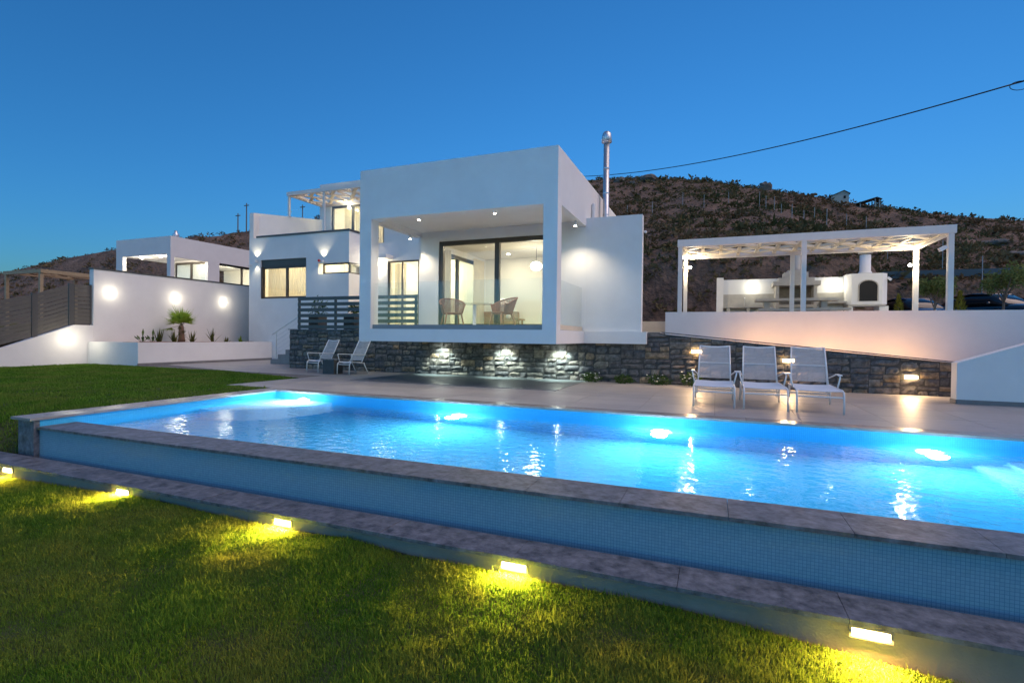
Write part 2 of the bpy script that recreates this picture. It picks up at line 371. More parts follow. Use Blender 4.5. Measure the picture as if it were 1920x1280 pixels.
# ================================================================== terrain
M['curtain'] = leaf_mat('sheer_curtain_cloth', (0.80, 0.73, 0.58), (0.80, 0.73, 0.58), trans=0.5)
def lerp_tab(x, xs, ys): return float(np.interp(x, xs, ys))
SKYL = [(-500, 545), (-150, 528), (0, 513), (100, 490), (218, 467), (330, 447), (466, 431), (700, 392), (950, 350), (1110, 337), (1180, 334), (1300, 337), (1440, 353), (1560, 373), (1660, 389), (1780, 403), (1920, 412), (2150, 440), (2500, 500)]
rid = []
for px, py in SKYL:
    a = (px-960)/FPX; Yr = 56 if px > 900 else (38 if px < 300 else 38+18*(px-300)/600)
    rid.append(on_y(px, py, Yr))
RX = [p.x for p in rid]; RY = [p.y for p in rid]; RZ = [p.z for p in rid]
def vnoise(x, y, s, seed=0):
    x = x/s+seed*17.3; y = y/s+seed*5.1; xi, yi = math.floor(x), math.floor(y); fx, fy = x-xi, y-yi
    def h(i, j): return (math.sin(i*127.1+j*311.7+seed*74.7)*43758.5453) % 1.0
    fx = fx*fx*(3-2*fx); fy = fy*fy*(3-2*fy)
    return (h(xi, yi)*(1-fx)+h(xi+1, yi)*fx)*(1-fy)+(h(xi, yi+1)*(1-fx)+h(xi+1, yi+1)*fx)*fy-0.5
def sstep(a, b, x): t = min(1, max(0, (x-a)/(b-a))); return t*t*(3-2*t)
def hill_z(x, y):
    yr = lerp_tab(x, RX, RY); zr = lerp_tab(x, RX, RZ)
    yf = lerp_tab(x, [-60, -30, -24, 4.5, 6.5, 9, 30], [29.5, 29.5, 27.5, 24.0, 25.5, 33.5, 34.5])
    zb = lerp_tab(x, [-60, -26, -14, 0, 30], [2.0, 1.2, 1.2, 1.75, 1.75])
    if y <= yf: return zb if y > 22.6 else -1.6
    s = (y-yf)/(yr-yf); rough = vnoise(x, y, 5, 1)*0.9+vnoise(x, y, 1.7, 2)*0.45+vnoise(x, y, 0.7, 3)*0.2
    if s <= 1:
        g = 0.16*sstep(0, 0.09, s)+0.84*(0.9*s+0.1*s*s)
        return zb+(zr-zb)*g+rough*min(1, s*9)*min(1, max(0.25, (1-s)*5))
    return zr-(y-yr)*0.12+rough*0.25
def grid_mesh(name, xs, ys, fn, m, keep=None):
    b = MB(); nx, ny = len(xs), len(ys)
    b.v = [(x, y, fn(x, y)) for y in ys for x in xs]
    for j in range(ny-1):
        for i in range(nx-1):
            if keep and not keep((xs[i]+xs[i+1])/2, (ys[j]+ys[j+1])/2): continue
            b.f.append((j*nx+i, j*nx+i+1, (j+1)*nx+i+1, (j+1)*nx+i))
    b.smooth = True
    return b.build(name, m, origin=(0, 0, 0))
ground = MB().quad((-900, -600, -1.7), (900, -600, -1.7), (900, 1500, -1.7), (-900, 1500, -1.7)).build('ground', 'hill', origin=(0, 0, 0)); struct(ground)
hx = list(np.concatenate([np.arange(-150, -50, 3.0), np.arange(-50, -20, 1.0), np.arange(-20, 26, 0.5), np.arange(26, 75, 2.5)]))
hy = list(np.concatenate([np.arange(22.65, 40, 0.45), np.arange(40, 62, 0.7), np.arange(62, 130, 5.0)]))
hill = grid_mesh('hillside', hx, hy, hill_z, 'hill'); struct(hill)
def hill_hit(px, py):
    d = ray(px, py); t = 22.7/d.y; p = None
    while t < 140:
        p = d*t+Vector((0, 0, CAM_H))
        if p.z <= hill_z(p.x, p.y): return p
        t += 0.15
    return p
# scrub covering the slope (uncountable)
def scrub():
    P, A, B, T = [], [], [], []
    for _ in range(14000):
        a = (rnd.uniform(-30, 1960)-960)/FPX; Y = rnd.uniform(24.3, 58)
        p = Vector((Y*(a*CR.x+CF.x)/(a*CR.y+CF.y), Y, 0)); p.z = hill_z(p.x, p.y)
        if p.y < lerp_tab(p.x, [-30, 4.5, 6.5, 9], [29.8, 24.3, 26, 34]): continue
        dens = vnoise(p.x, p.y, 6, 8)
        cut = 1.0 if (p.z-1.7) > 3.0+vnoise(p.x, p.y, 3, 4)*2 or p.x < -10 else 0.45
        if rnd.random() > cut*(0.75+dens): continue
        r = rnd.uniform(0.14, 0.50)*(1.4 if rnd.random() < 0.12 else 0.85); tone = min(1, max(0, rnd.gauss(0.35+dens*0.5, 0.25)))
        m = 20
        th = nrs.uniform(0, 2*PI, m); ph = np.arccos(nrs.uniform(-0.1, 1, m)); rr = r*nrs.uniform(0.45, 1.0, m)
        c = np.array([p.x, p.y, hill_z(p.x, p.y)])
        q = np.stack([rr*np.sin(ph)*np.cos(th), rr*np.sin(ph)*np.sin(th), 0.75*rr*np.cos(ph)], 1)
        a = q/np.linalg.norm(q, axis=1)[:, None]*r*0.38+nrs.normal(0, r*0.14, (m, 3)); b = np.cross(a, nrs.normal(0, 1, (m, 3))); b /= np.linalg.norm(b, axis=1)[:, None]+1e-6
        P.append(c+q*0.8); A.append(a); B.append(b*r*0.16); T.append(np.clip(tone+nrs.normal(0, 0.12, m), 0, 1))
    o = leaf_mesh('hill_scrub', np.concatenate(P), np.concatenate(A), np.concatenate(B), np.concatenate(T), 'scrub', kind='stuff')
    tag(o, 'dark low scrub covering the hillside behind the houses', 'scrub')
scrub()
# boulders on the ridge
def boulder(px, py, w, h, label, grp='boulders on the hill crest'):
    p = hill_hit(px, py+3)
    w *= 0.8; h *= 0.62
    b = MB().ball((p.x, p.y, p.z+h*0.12), 1, 11, 8, (w/2, w/2.6, h*0.62), 0.22)
    tag(b.build('boulder', 'rock'), label, 'boulder', grp)
boulder(1162, 338, 1.7, 1.0, 'pale boulder on the hill crest just right of the chimney pipe')
boulder(1215, 336, 2.6, 1.3, 'widest pale boulder outcrop on the hill crest')
boulder(1186, 341, 0.9, 0.5, 'small boulder between two larger ones on the crest')
boulder(1434, 352, 1.5, 1.5, 'tall dark round boulder standing on the crest mid hill')
boulder(1527, 362, 2.0, 0.9, 'flat boulder left of the small hilltop hut')
boulder(1505, 361, 1.3, 0.7, 'rounded boulder on the crest left of the flat one')
boulder(1655, 389, 1.0, 0.7, 'small dark boulder right of the open hilltop shelter')
boulder(1866, 455, 2.2, 0.7, 'long pale slab boulder on the slope at far right')
boulder(1905, 478, 2.4, 0.7, 'broad grey slab boulder low on the slope at right edge')

# ================================================================== lawn
WX = [-30, -12, -8.6, -5.5, -4, -3, -2.4, -0.2, 0.5, 1.1, 1.4, 4, 9]
WZ = [-0.60, -0.62, -0.69, -0.60, -0.645, -0.61, -0.665, -0.66, -0.71, -0.755, -0.79, -0.9, -1.0]
def lawn_z(x, y):
    zf = lerp_tab(x, WX, WZ)+0.03*vnoise(x, y, 0.9, 5)+0.015*(min(y, 3.7)-3.7)
    if y > 2.6 and x < -9.0:
        fx = min(1, max(0, (-9.15-x)/0.8)); t = sstep(3.0, 5.0, y)*(fx+(1-fx)*sstep(4.0, 4.7, y)); return zf*(1-t)+t*(-0.015+0.025*vnoise(x, y, 2.2, 6)*(1 if y < 10 else 0.4))
    return zf
def vnoise_v(x, y, s, seed=0):
    x = x/s+seed*17.3; y = y/s+seed*5.1; xi, yi = np.floor(x), np.floor(y); fx, fy = x-xi, y-yi
    def h(i, j): return np.mod(np.sin(i*127.1+j*311.7+seed*74.7)*43758.5453, 1.0)
    fx = fx*fx*(3-2*fx); fy = fy*fy*(3-2*fy)
    return (h(xi, yi)*(1-fx)+h(xi+1, yi)*fx)*(1-fy)+(h(xi, yi+1)*(1-fx)+h(xi+1, yi+1)*fx)*fy-0.5
def lawn_zv(x, y):
    zf = np.interp(x, WX, WZ)+0.03*vnoise_v(x, y, 0.9, 5)+0.015*(np.minimum(y, 3.7)-3.7)
    t = np.clip((y-3.0)/2.0, 0, 1); t = t*t*(3-2*t); fx = np.clip((-9.15-x)/0.8, 0, 1); q = np.clip((y-4.0)/0.7, 0, 1); t = t*(fx+(1-fx)*q*q*(3-2*q))
    zl = zf*(1-t)+t*(-0.015+0.025*vnoise_v(x, y, 2.2, 6)*np.where(y < 10, 1, 0.4))
    return np.where((y > 2.6) & (x < -9.0), zl, zf)
def lawn_right_v(y):
    return np.where(y < 8.56, -9.2, np.where(y < 10.87, -10.58, np.interp(y, [10.87, 11.82, 11.93], [-10.6, -14.4, -19.05])))
def lawn_right(y):
    if y < 8.56: return -9.09 if y < 8.2 else -9.2
    if y < 10.87: return -10.58
    return lerp_tab(y, [10.87, 11.82, 11.93], [-10.6, -14.4, -19.05])
lb = MB()
def lawn_patch(rows, xl, xr, nx):
    base = len(lb.v)
    for y in rows:
        a, b = xl(y), xr(y)
        for i in range(nx+1):
            x = a+(b-a)*i/nx; lb.v.append((x, y, lawn_z(x, y)))
    for j in range(len(rows)-1):
        for i in range(nx): q = base+j*(nx+1)+i; lb.f.append((q, q+1, q+nx+2, q+nx+1))
lawn_patch(list(np.linspace(-6, 3.69, 45)), lambda y: -30, lambda y: 9, 130)
lawn_patch(list(np.linspace(3.69, 8.559, 26)), lambda y: -21.93, lawn_right, 60)
lawn_patch(list(np.linspace(8.56, 10.869, 10)), lambda y: -21.93, lawn_right, 60)
lawn_patch(list(np.linspace(10.87, 11.94, 8)), lambda y: -21.93, lawn_right, 60)
lb.smooth = True
lawn = lb.build('lawn', 'lawn', origin=(0, 0, 0)); struct(lawn)
def grass():
    def blades(n, x0, x1, y0, y1, h0, h1, w, ok, lean=0.62):
        x = nrs.uniform(x0, x1, n); y = nrs.uniform(y0, y1, n); k = ok(x, y); x, y = x[k], y[k]
        z = lawn_zv(x, y); n = len(x)
        cl = vnoise_v(x, y, 0.35, 9)+0.6*vnoise_v(x, y, 0.11, 10)
        h = nrs.uniform(h0, h1, n)*(1+0.7*cl)*np.where(nrs.uniform(0, 1, n) < 0.04, 1.7, 1.0); an = nrs.uniform(0, 2*PI, n); ln = np.abs(nrs.normal(0, lean, n))
        A = np.stack([np.cos(an)*ln*h, np.sin(an)*ln*h, h], 1); b2 = an+PI/2+nrs.normal(0, 0.4, n)
        B = np.stack([np.cos(b2)*w/2, np.sin(b2)*w/2, np.zeros(n)], 1)*nrs.uniform(0.7, 1.3, n)[:, None]
        return np.stack([x, y, z-0.004], 1), A, B, np.clip(nrs.normal(0.45, 0.28, n)+cl*0.5, 0, 1)
    def in_view(x, y, m=0.12):
        z = lawn_zv(x, y)-CAM_H
        w = x*CF.x+y*CF.y+z*CF.z; u = (x*CR.x+y*CR.y+z*CR.z)/np.maximum(w, 0.1); v = (x*CU.x+y*CU.y+z*CU.z)/np.maximum(w, 0.1)
        return (w > 0.4) & (np.abs(u) < 1.02+m) & (v > -0.70-m)
    sets = []
    for (n, y0, y1, w, h0, h1) in ((330000, 1.2, 2.6, 0.0040, 0.018, 0.042), (240000, 2.6, 3.66, 0.0052, 0.018, 0.042)):
        sets.append(blades(n, -9.6, 2.2, y0, y1, h0, h1, w, in_view))
    sets.append(blades(60000, -14, -8.9, 1.6, 5.4, 0.03, 0.06, 0.009, lambda x, y: in_view(x, y) & ~((y > 3.66) & (x > -9.18))))
    sets.append(blades(120000, -21.85, -9.2, 5.2, 11.9, 0.022, 0.045, 0.016, lambda x, y: in_view(x, y) & (x < lawn_right_v(y)-0.02)))
    o = leaf_mesh('grass', *[np.concatenate([s[i] for s in sets]) for i in range(4)], 'grass', kind='stuff')
    tag(o, 'mown green lawn grass in front of and beside the pool', 'grass')
grass()

# ================================================================== patio
def clip_poly(poly, a, b):
    """keep the part left of the line a->b"""
    out = []
    for i in range(len(poly)):
        p, q = poly[i], poly[(i+1) % len(poly)]
        sp = (b[0]-a[0])*(p[1]-a[1])-(b[1]-a[1])*(p[0]-a[0]); sq = (b[0]-a[0])*(q[1]-a[1])-(b[1]-a[1])*(q[0]-a[0])
        if sp >= 0: out.append(p)
        if (sp >= 0) != (sq >= 0): t = sp/(sp-sq); out.append((p[0]+(q[0]-p[0])*t, p[1]+(q[1]-p[1])*t))
    return out
patio = MB()
patio.prism([(-10.57, 8.60), (16, 8.60), (16, 13.9), (-10.57, 13.9)], 'z', -0.3, -0.006)
patio.prism([(-10.57, 10.88), (-10.57, 17.84), (-21.9, 17.84), (-21.9, 11.99), (-19.05, 11.94), (-14.4, 11.83)], 'z', -0.3, -0.006)
patio = patio.build('patio', 'grout', origin=(0, 0, 0)); struct(patio)
TX, TY = 1.2, 0.6; ntile = 0
for i in range(-16, 12):
    for j in range(0, 17):
        x0 = i*TX+(TX/2 if j % 2 else 0)*0; y0 = 8.60+j*TY
        poly = [(x0, y0), (x0+TX, y0), (x0+TX, y0+TY), (x0, y0+TY)]
        if x0 > 9: continue
        parts = [clip_poly(clip_poly(poly, (-10.57, 20), (-10.57, 0)), (16, 13.84), (-16, 13.84)),
                 clip_poly(clip_poly(clip_poly(clip_poly(poly, (-10.57, 0), (-10.57, 20)), (-14.4, 11.83), (-10.57, 10.88)), (-19.05, 11.95), (-14.4, 11.83)), (-19.05, 20), (-19.05, 0))]
        parts[1] = clip_poly(parts[1], (0, 17.82), (-30, 17.82)) if len(parts[1]) > 2 else []
        for pg in parts:
            if len(pg) < 3: continue
            cx = sum(p[0] for p in pg)/len(pg); cy = sum(p[1] for p in pg)/len(pg)
            ar = abs(sum(pg[q][0]*pg[(q+1) % len(pg)][1]-pg[(q+1) % len(pg)][0]*pg[q][1] for q in range(len(pg))))/2
            if ar < 0.02: continue
            pg = [(p[0]-math.copysign(min(0.003, abs(p[0]-cx)), p[0]-cx), p[1]-math.copysign(min(0.003, abs(p[1]-cy)), p[1]-cy)) for p in pg]
            MB().prism(pg, 'z', -0.02, rnd.uniform(-0.0008, 0.0008)).build('tile', 'tile', patio); ntile += 1

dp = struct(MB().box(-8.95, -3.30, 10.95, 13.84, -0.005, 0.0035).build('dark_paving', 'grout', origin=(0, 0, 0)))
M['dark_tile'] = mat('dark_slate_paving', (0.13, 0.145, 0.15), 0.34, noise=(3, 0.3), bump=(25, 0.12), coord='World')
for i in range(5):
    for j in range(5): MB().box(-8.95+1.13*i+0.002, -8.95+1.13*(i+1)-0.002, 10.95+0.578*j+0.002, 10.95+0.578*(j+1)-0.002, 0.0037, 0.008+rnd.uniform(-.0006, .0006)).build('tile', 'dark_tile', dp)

# ================================================================== pool
WATER_Z = -0.14
PXL, PXR, PYF, PYB, PZ = -8.71, 4.4, 4.6, 8.28, -1.54
pool = thing('swimming_pool', 'long rectangular overflow pool with glowing blue water and mosaic outer wall', 'pool', (-2, 6.4, -0.6))
sh = MB()
sh.quad((PXL, PYF, PZ), (PXR, PYF, PZ), (PXR, PYB, PZ), (PXL, PYB, PZ))
sh.box(PXL-0.36, PXL, 4.17, PYB+0.3, -1.6, -0.035)                 # left wall
sh.box(PXL, PXR, PYB, PYB+0.3, -1.6, -0.035)                       # back wall
sh.box(PXL, PXR, 4.30, PYF, -1.6, -0.156)                          # front wall core
sh.box(PXR, PXR+0.3, 4.30, PYB+0.3, -1.6, -0.035)
sh.build('basin', 'pool_tile', pool)
MB().box(PXL, PXR+0.3, 4.166, 4.30, -1.2, -0.157).build('mosaic_wall', 'mosaic', pool)
# quarter-round bench in the far left corner and the steps at the right end
ql = [(PXL+0.001, PYB-0.001)]+[(PXL+1.5*math.cos(a), PYB-1.75*math.sin(a)) for a in np.linspace(0, PI/2, 22)]
MB().prism(ql[::-1], 'z', PZ+0.002, WATER_Z-0.28).build('corner_bench', mosaic_mat('bench_mosaic', (0.52, 0.72, 0.86), (0.60, 0.78, 0.90), (0.35, 0.58, 0.76), rough=0.9), pool)
for x, z in ((3.07, -1.27), (3.40, -1.0), (3.73, -0.73), (4.06, -0.46)):
    MB().box(x, PXR-0.001, PYF+0.002, PYB-0.002, PZ+0.002, z).build('step', mosaic_mat('step_mosaic', (0.20, 0.54, 0.82), (0.24, 0.58, 0.85), (0.14, 0.44, 0.72), rough=0.9) if x == 3.07 else bpy.data.materials['step_mosaic'], pool)
def water_surface():
    m = bpy.data.materials.new('pool_water_surface'); m.use_nodes = True; N = m.node_tree.nodes; L = m.node_tree.links; N.remove(N['Principled BSDF'])
    g = N.new('ShaderNodeBsdfGlass'); g.inputs['IOR'].default_value = 1.33; g.inputs['Roughness'].default_value = 0.0; g.inputs[0].default_value = (0.90, 0.98, 1, 1)
    geo = N.new('ShaderNodeNewGeometry'); mp = N.new('ShaderNodeMapping'); mp.inputs['Scale'].default_value = (1.0, 1.25, 1); mp.inputs['Rotation'].default_value = (0, 0, 0.35)
    L.new(geo.outputs['Position'], mp.inputs[0]); n = N.new('ShaderNodeTexNoise'); n.inputs['Scale'].default_value = 6.5; n.inputs['Detail'].default_value = 2.5
    L.new(mp.outputs[0], n.inputs['Vector']); bp = N.new('ShaderNodeBump'); bp.inputs['Strength'].default_value = 0.15; bp.inputs['Distance'].default_value = 0.05
    L.new(n.outputs[0], bp.inputs['Height']); L.new(bp.outputs[0], g.inputs['Normal']); L.new(g.outputs[0], N['Material Output'].inputs[0]); return m
M['water2'] = water_surface()
wat = MB().quad((PXL, PYF-0.02, WATER_Z), (PXR, PYF-0.02, WATER_Z), (PXR, PYB, WATER_Z), (PXL, PYB, WATER_Z)).build('pool_water', 'water2', origin=(-2, 6.4, WATER_Z)); struct(wat)
# copings: slab by slab
x = PXL
while x < PXR+0.3:
    w = rnd.uniform(0.74, 0.86); e = min(x+w, PXR+0.3)
    MB().box(x+0.002, e-0.002, 4.126, PYF+0.012, -0.156, -0.125+rnd.uniform(-0.001, 0.001)).build('coping_slab', 'slate', pool); x += w
M['coping'] = mat('light_grey_coping', (0.30, 0.285, 0.27), 0.22, noise=(4, 0.2), bump=(20, 0.15), coord='World')
y = 4.05
while y < 8.26:
    MB().box(PXL-0.45, PXL+0.02, y+0.002, min(y+0.78, 8.262)-0.002, -0.034, 0.0).build('coping_slab', 'coping', pool); y += 0.78
x = PXL-0.45
while x < 9:
    e = min(x+1.2, 9); MB().box(x+0.002, e-0.002, 8.265, 8.597, -0.034, 0.0).build('coping_slab', 'coping', pool); x += 1.2
MB().box(PXL-0.37, PXL-0.001, 4.10, 4.169, -0.95, -0.035).build('end_pillar', 'slate', pool)
# ledge of the overflow channel, with its rendered outer wall
led = thing('pool_ledge', 'low dark marble ledge with beige wall running along the pool front', 'ledge', (-2, 3.85, -0.75))
x = -9.6
while x < 3.2:
    w = rnd.uniform(1.0, 1.25); MB().box(x+0.002, x+w-0.002, 3.655, 4.02, -0.53, -0.5+rnd.uniform(-0.0015, 0.0015)).build('ledge_slab', 'slate', led); x += w
MB().box(-9.6, 3.6, 3.69, 3.99, -1.3, -0.531).build('outer_wall', 'beige', led)
MB().box(-9.6, 3.6, 3.991, 4.165, -0.95, -0.75).build('channel_floor', 'mosaic', led)
# underwater lamps
names = ['underwater pool lamp above the corner bench', 'underwater lamp in the back wall below the left of the box terrace', 'underwater lamp in the back wall near the loungers', 'underwater lamp in the back wall beside the pool steps']
for i, (x, z, p) in enumerate(((-7.92, -0.27, 22), (-4.3, -0.72, 36), (-0.77, -0.72, 36), (2.62, -0.72, 25))):
    t = thing('underwater_lamp', names[i], 'pool lamp', (x, PYB-0.01, z), 'underwater lamps in the pool')
    MB().tube([(x, PYB-0.002, z), (x, PYB-0.03, z)], 0.165, 24).build('ring', 'steel', t)
    MB().tube([(x, PYB-0.031, z), (x, PYB-0.036, z)], 0.14, 24).build('lens', 'pool_lens', t)
    lamp('POINT', t, (x, PYB-0.30, z), p*0.55, (0.72, 0.92, 1.0), size=0.12)
    lamp('AREA', t, (x, PYB-0.045, z), p*0.75, (0.72, 0.92, 1.0), (x, PYB-2, z+0.05 if i else z-0.1), 0.18)
# lamps below the ledge
ords = ['leftmost', 'second from left', 'third from left', 'fourth from left', 'rightmost and nearest']
def brick_lamp(x, y, z, label, grp, power, w=0.20, h=0.046, col=(1.0, 0.47, 0.11), tilt=0.75, name='brick_light', flip=1):
    t = thing(name, label, 'wall light', (x, y, z), grp)
    MB().panel('y', y-0.012*flip, y+0.001*flip, x-w/2-0.015, x+w/2+0.015, z-h/2-0.015, z+h/2+0.015, [(x-w/2, x+w/2, z-h/2, z+h/2)])  .build('frame', 'skirt', t)
    MB().box(x-w/2, x+w/2, min(y, y-0.004*flip), max(y, y-0.004*flip), z-h/2, z+h/2).build('lens', 'warm_lens', t)
    lamp('AREA', t, (x, y-0.016*flip, z), power, col, (x, y-1*flip, z-tilt), w, h)
    return t
for i, x in enumerate((-8.39, -6.12, -3.78, -1.43, 0.90)):
    brick_lamp(x, 3.689, -0.58, f'{ords[i]} warm brick light set in the beige wall below the pool', 'brick lights along the pool ledge', 42, tilt=0.34)

# ================================================================== stone wall under the house
STONE_Y = 13.86
def stone_top(x): return lerp_tab(x, [-14.05, -1.4, -1.25, 4.81, 6.2], [1.37, 1.37, 1.33, 0.763, 0.63])
sw = thing('stone_wall', 'grey and brown ashlar stone wall below the house, its top sloping down to the right', 'wall', (-4, STONE_Y+0.2, 0))
core = MB(); core.prism([(-14.0, -0.2), (6.2, -0.2), (6.2, 0.60), (4.81, 0.735), (-1.25, 1.30), (-1.4, 1.34), (-14.0, 1.34)], 'y', STONE_Y+0.045, STONE_Y+0.40)
core.build('mortar_core', 'mortar', sw)
stones = []
def split(x0, x1, z0, z1, d=0):
    w, h = x1-x0, z1-z0
    if (w < 0.62 and h < 0.25) and (w < 0.36 or rnd.random() < 0.55) or d > 9: stones.append((x0, x1, z0, z1)); return
    if w > h*rnd.uniform(1.7, 3.0): c = x0+w*rnd.uniform(0.34, 0.66); split(x0, c, z0, z1, d+1); split(c, x1, z0, z1, d+1)
    elif h > 0.15: c = z0+h*rnd.uniform(0.38, 0.62); split(x0, x1, z0, c, d+1); split(x0, x1, c, z1, d+1)
    else: stones.append((x0, x1, z0, z1))
xx = -14.02
while xx < 6.1:
    w = rnd.uniform(1.5, 2.4); e = min(xx+w, 6.2); split(xx, e, -0.05, 1.37); xx = e
nst = 0
for (x0, x1, z0, z1) in stones:
    ta, tb = stone_top(x0)-0.025, stone_top(x1)-0.025
    if -8.79 < x0 and x1 < -3.4 and z0 > 1.15: continue
    if z0 > min(ta, tb)-0.04: continue
    za, zb_ = min(z1, ta), min(z1, tb); g = 0.007
    nx, nz = 4, 3; b = MB(); dep = rnd.uniform(0.0, 0.03); base = 0
    for j in range(nz+1):
        for i in range(nx+1):
            u, v = i/nx, j/nz; x = x0+g+(x1-x0-2*g)*u; zt = za+(zb_-za)*u; z = z0+g+(zt-z0-2*g)*v
            edge = i in (0, nx) or j in (0, nz)
            b.v.append((x+(0 if edge else rnd.uniform(-.02, .02)), STONE_Y+dep+(0.022+rnd.uniform(-.004, .012) if edge else rnd.uniform(-0.02, 0.010)), z))
    for j in range(nz):
        for i in range(nx): q = j*(nx+1)+i; b.f.append((q, q+1, q+nx+2, q+nx+1))
    ring = [i for i in range(nx+1)]+[j*(nx+1)+nx for j in range(1, nz+1)]+[nz*(nx+1)+i for i in range(nx-1, -1, -1)]+[j*(nx+1) for j in range(nz-1, 0, -1)]
    n0 = len(b.v); b.v += [(b.v[r][0], STONE_Y+0.09, b.v[r][2]) for r in ring]
    for i in range(len(ring)): j = (i+1) % len(ring); b.f.append((ring[i], n0+i, n0+j, ring[j]))
    b.build('stone', 'stone', sw); nst += 1
MB().prism([(-1.32, 1.338), (4.81, 0.745), (6.2, 0.615), (6.2, 0.64), (4.81, 0.772), (-1.32, 1.366)], 'y', STONE_Y-0.01, STONE_Y+0.42).build('cap_strip', 'slate', sw)
MB().box(-14.03, -8.8, STONE_Y-0.01, STONE_Y+0.42, 1.345, 1.372).build('cap_strip', 'slate', sw)
for i, (x, z) in enumerate(((-0.45, 0.87), (1.62, 0.70), (4.04, 0.40))):
    brick_lamp(x, STONE_Y-0.03, z, ['warm brick light in the stone wall left of the first lounger', 'warm brick light in the stone wall between second and third loungers', 'lowest warm brick light in the stone wall, right of the loungers'][i],
               'brick lights in the stone wall', 8, 0.24, 0.07, (1.0, 0.62, 0.30))

# ================================================================== raised ground behind the stone wall
rt = MB(); rt.box(-14.0, -1.4, 14.27, 22.3, -0.5, 1.36); rt = rt.build('raised_terrace', 'deck_in', origin=(0, 0, 0)); struct(rt)
ut = MB(); ut.box(-1.35, 40, 15.42, 33.4, -0.5, 1.85); ut = ut.build('upper_patio', 'deck_in', origin=(0, 0, 0)); struct(ut)
rp = MB(); rp.prism([(-1.4, -0.3), (8, -0.3), (8, 0.0), (5.5, 0.05), (-1.4, 0.75)], 'y', 14.27, 15.19); rp = rp.build('ramp', 'deck_in', origin=(0, 0, 0)); struct(rp)
MB_ = MB().box(-3.2, -1.36, 19.0, 19.2, 1.36, 1.80).build('low_wall', 'cream'); tag(MB_, 'short tan kerb wall between the white fin wall and the pergola terrace', 'wall')
tw = MB().box(-1.35, 16, 15.2, 15.41, -0.3, 1.945).build('terrace_wall', 'stucco'); tag(tw, 'long white parapet wall of the pergola terrace glowing warm', 'wall')
for i, x in enumerate((-0.4, 1.1, 2.6, 4.1)):
    zz = 0.62-0.1*(i)
    brick_lamp(x, 14.262, zz, ['first', 'second', 'third', 'fourth'][i]+' warm ramp light from the left, behind the sloping stone wall', 'ramp lights behind the stone wall', 9.5, 0.24, 0.07, (1.0, 0.46, 0.15), -1.3, 'ramp_light', flip=-1)
bw = thing('stair_wall', 'white wall with rising top edge at the right end of the patio', 'wall', (4.4, 12.45, 0))
MB().prism([(4.33, -0.2), (9.5, -0.2), (9.5, 2.7), (4.33, 0.79)], 'y', 12.35, 12.60).build('wall', 'stucco', bw)
MB().box(4.32, 9.5, 12.335, 12.349, 0, 0.085).build('skirting', 'skirt', bw)
MB().box(4.315, 4.329, 12.335, 12.60, 0, 0.085).build('skirting', 'skirt', bw)

# ================================================================== the villa
villa = thing('villa', 'white flat-roofed villa with a projecting framed box terrace above the pool', 'house', (-10, 16, 0))
BX0, BX1, BY0, BYI, BYB = -8.79, -3.35, 11.1, 11.42, 13.8
p = MB(); p.panel('y', BY0, BYI, BX0, BX1, 1.04, 5.52, [(-8.43, -3.69, 1.36, 4.23)]); p.build('terrace_frame', 'stucco', villa)
MB().box(BX0, BX1, BYI+0.002, BYB+0.25, 1.04, 1.36).build('floor_slab', 'stucco', villa)
MB().box(BX0+0.2, BX1-0.2, BYI+0.003, BYB-0.003, 1.361, 1.375).build('terrace_floor', 'deck_in', villa)
MB().box(BX0, BX1, BYI+0.002, 20.6, 4.40, 5.52).build('roof', 'stucco', villa)
for xa, xb in ((BX0, BX0+0.22), (BX1-0.22, BX1)): MB().box(xa, xb, BYI+0.002, BYB-0.002, 4.25, 4.399).build('side_beam', 'stucco', villa)
p = MB(); p.panel('y', BYB, BYB+0.2, BX0+0.2, BX1, 1.362, 4.398, [(-7.96, -4.25, 1.43, 4.09)]); p.build('back_wall', 'stucco', villa)
MB().box(-3.348, -1.84, BYB, BYB+0.25, 1.362, 4.46).build('fin_wall', 'stucco', villa)
MB().box(-3.348, -1.69, BYB-0.08, BYB+0.3, 1.04, 1.36).build('fin_plinth', 'stucco', villa)
# side walls of the living room
p = MB(); p.panel('x', BX0, BX0+0.2, BYB+0.21, 20.6, 1.362, 4.398, [(14.7, 18.2, 1.43, 4.05)]); p.build('room_wall', 'stucco', villa)
MB().box(BX1-0.2, BX1, BYB+0.26, 20.6, 1.362, 4.398).build('room_wall', 'stucco', villa)
MB().box(BX0, BX1, 20.4, 20.6, 1.362, 4.398).build('room_wall', 'stucco_in', villa)
MB().box(BX0+0.2, BX1-0.2, BYB+0.2, 20.4, 1.365, 1.425).build('room_floor', 'floor_in', villa)
MB().box(BX0+0.2, BX1-0.2, BYB+0.2, 20.4, 4.25, 4.397).build('room_ceiling', 'stucco_in', villa)
MB().box(BX0+0.201, -6.2, 18.6, 18.75, 1.43, 4.249).build('partition', 'stucco_in', villa)
def frame_rect(b, axis, a0, a1, u0, u1, z0, z1, t):
    b.panel(axis, a0, a1, u0, u1, z0, z1, [(u0+t, u1-t, z0+t, z1-t)])
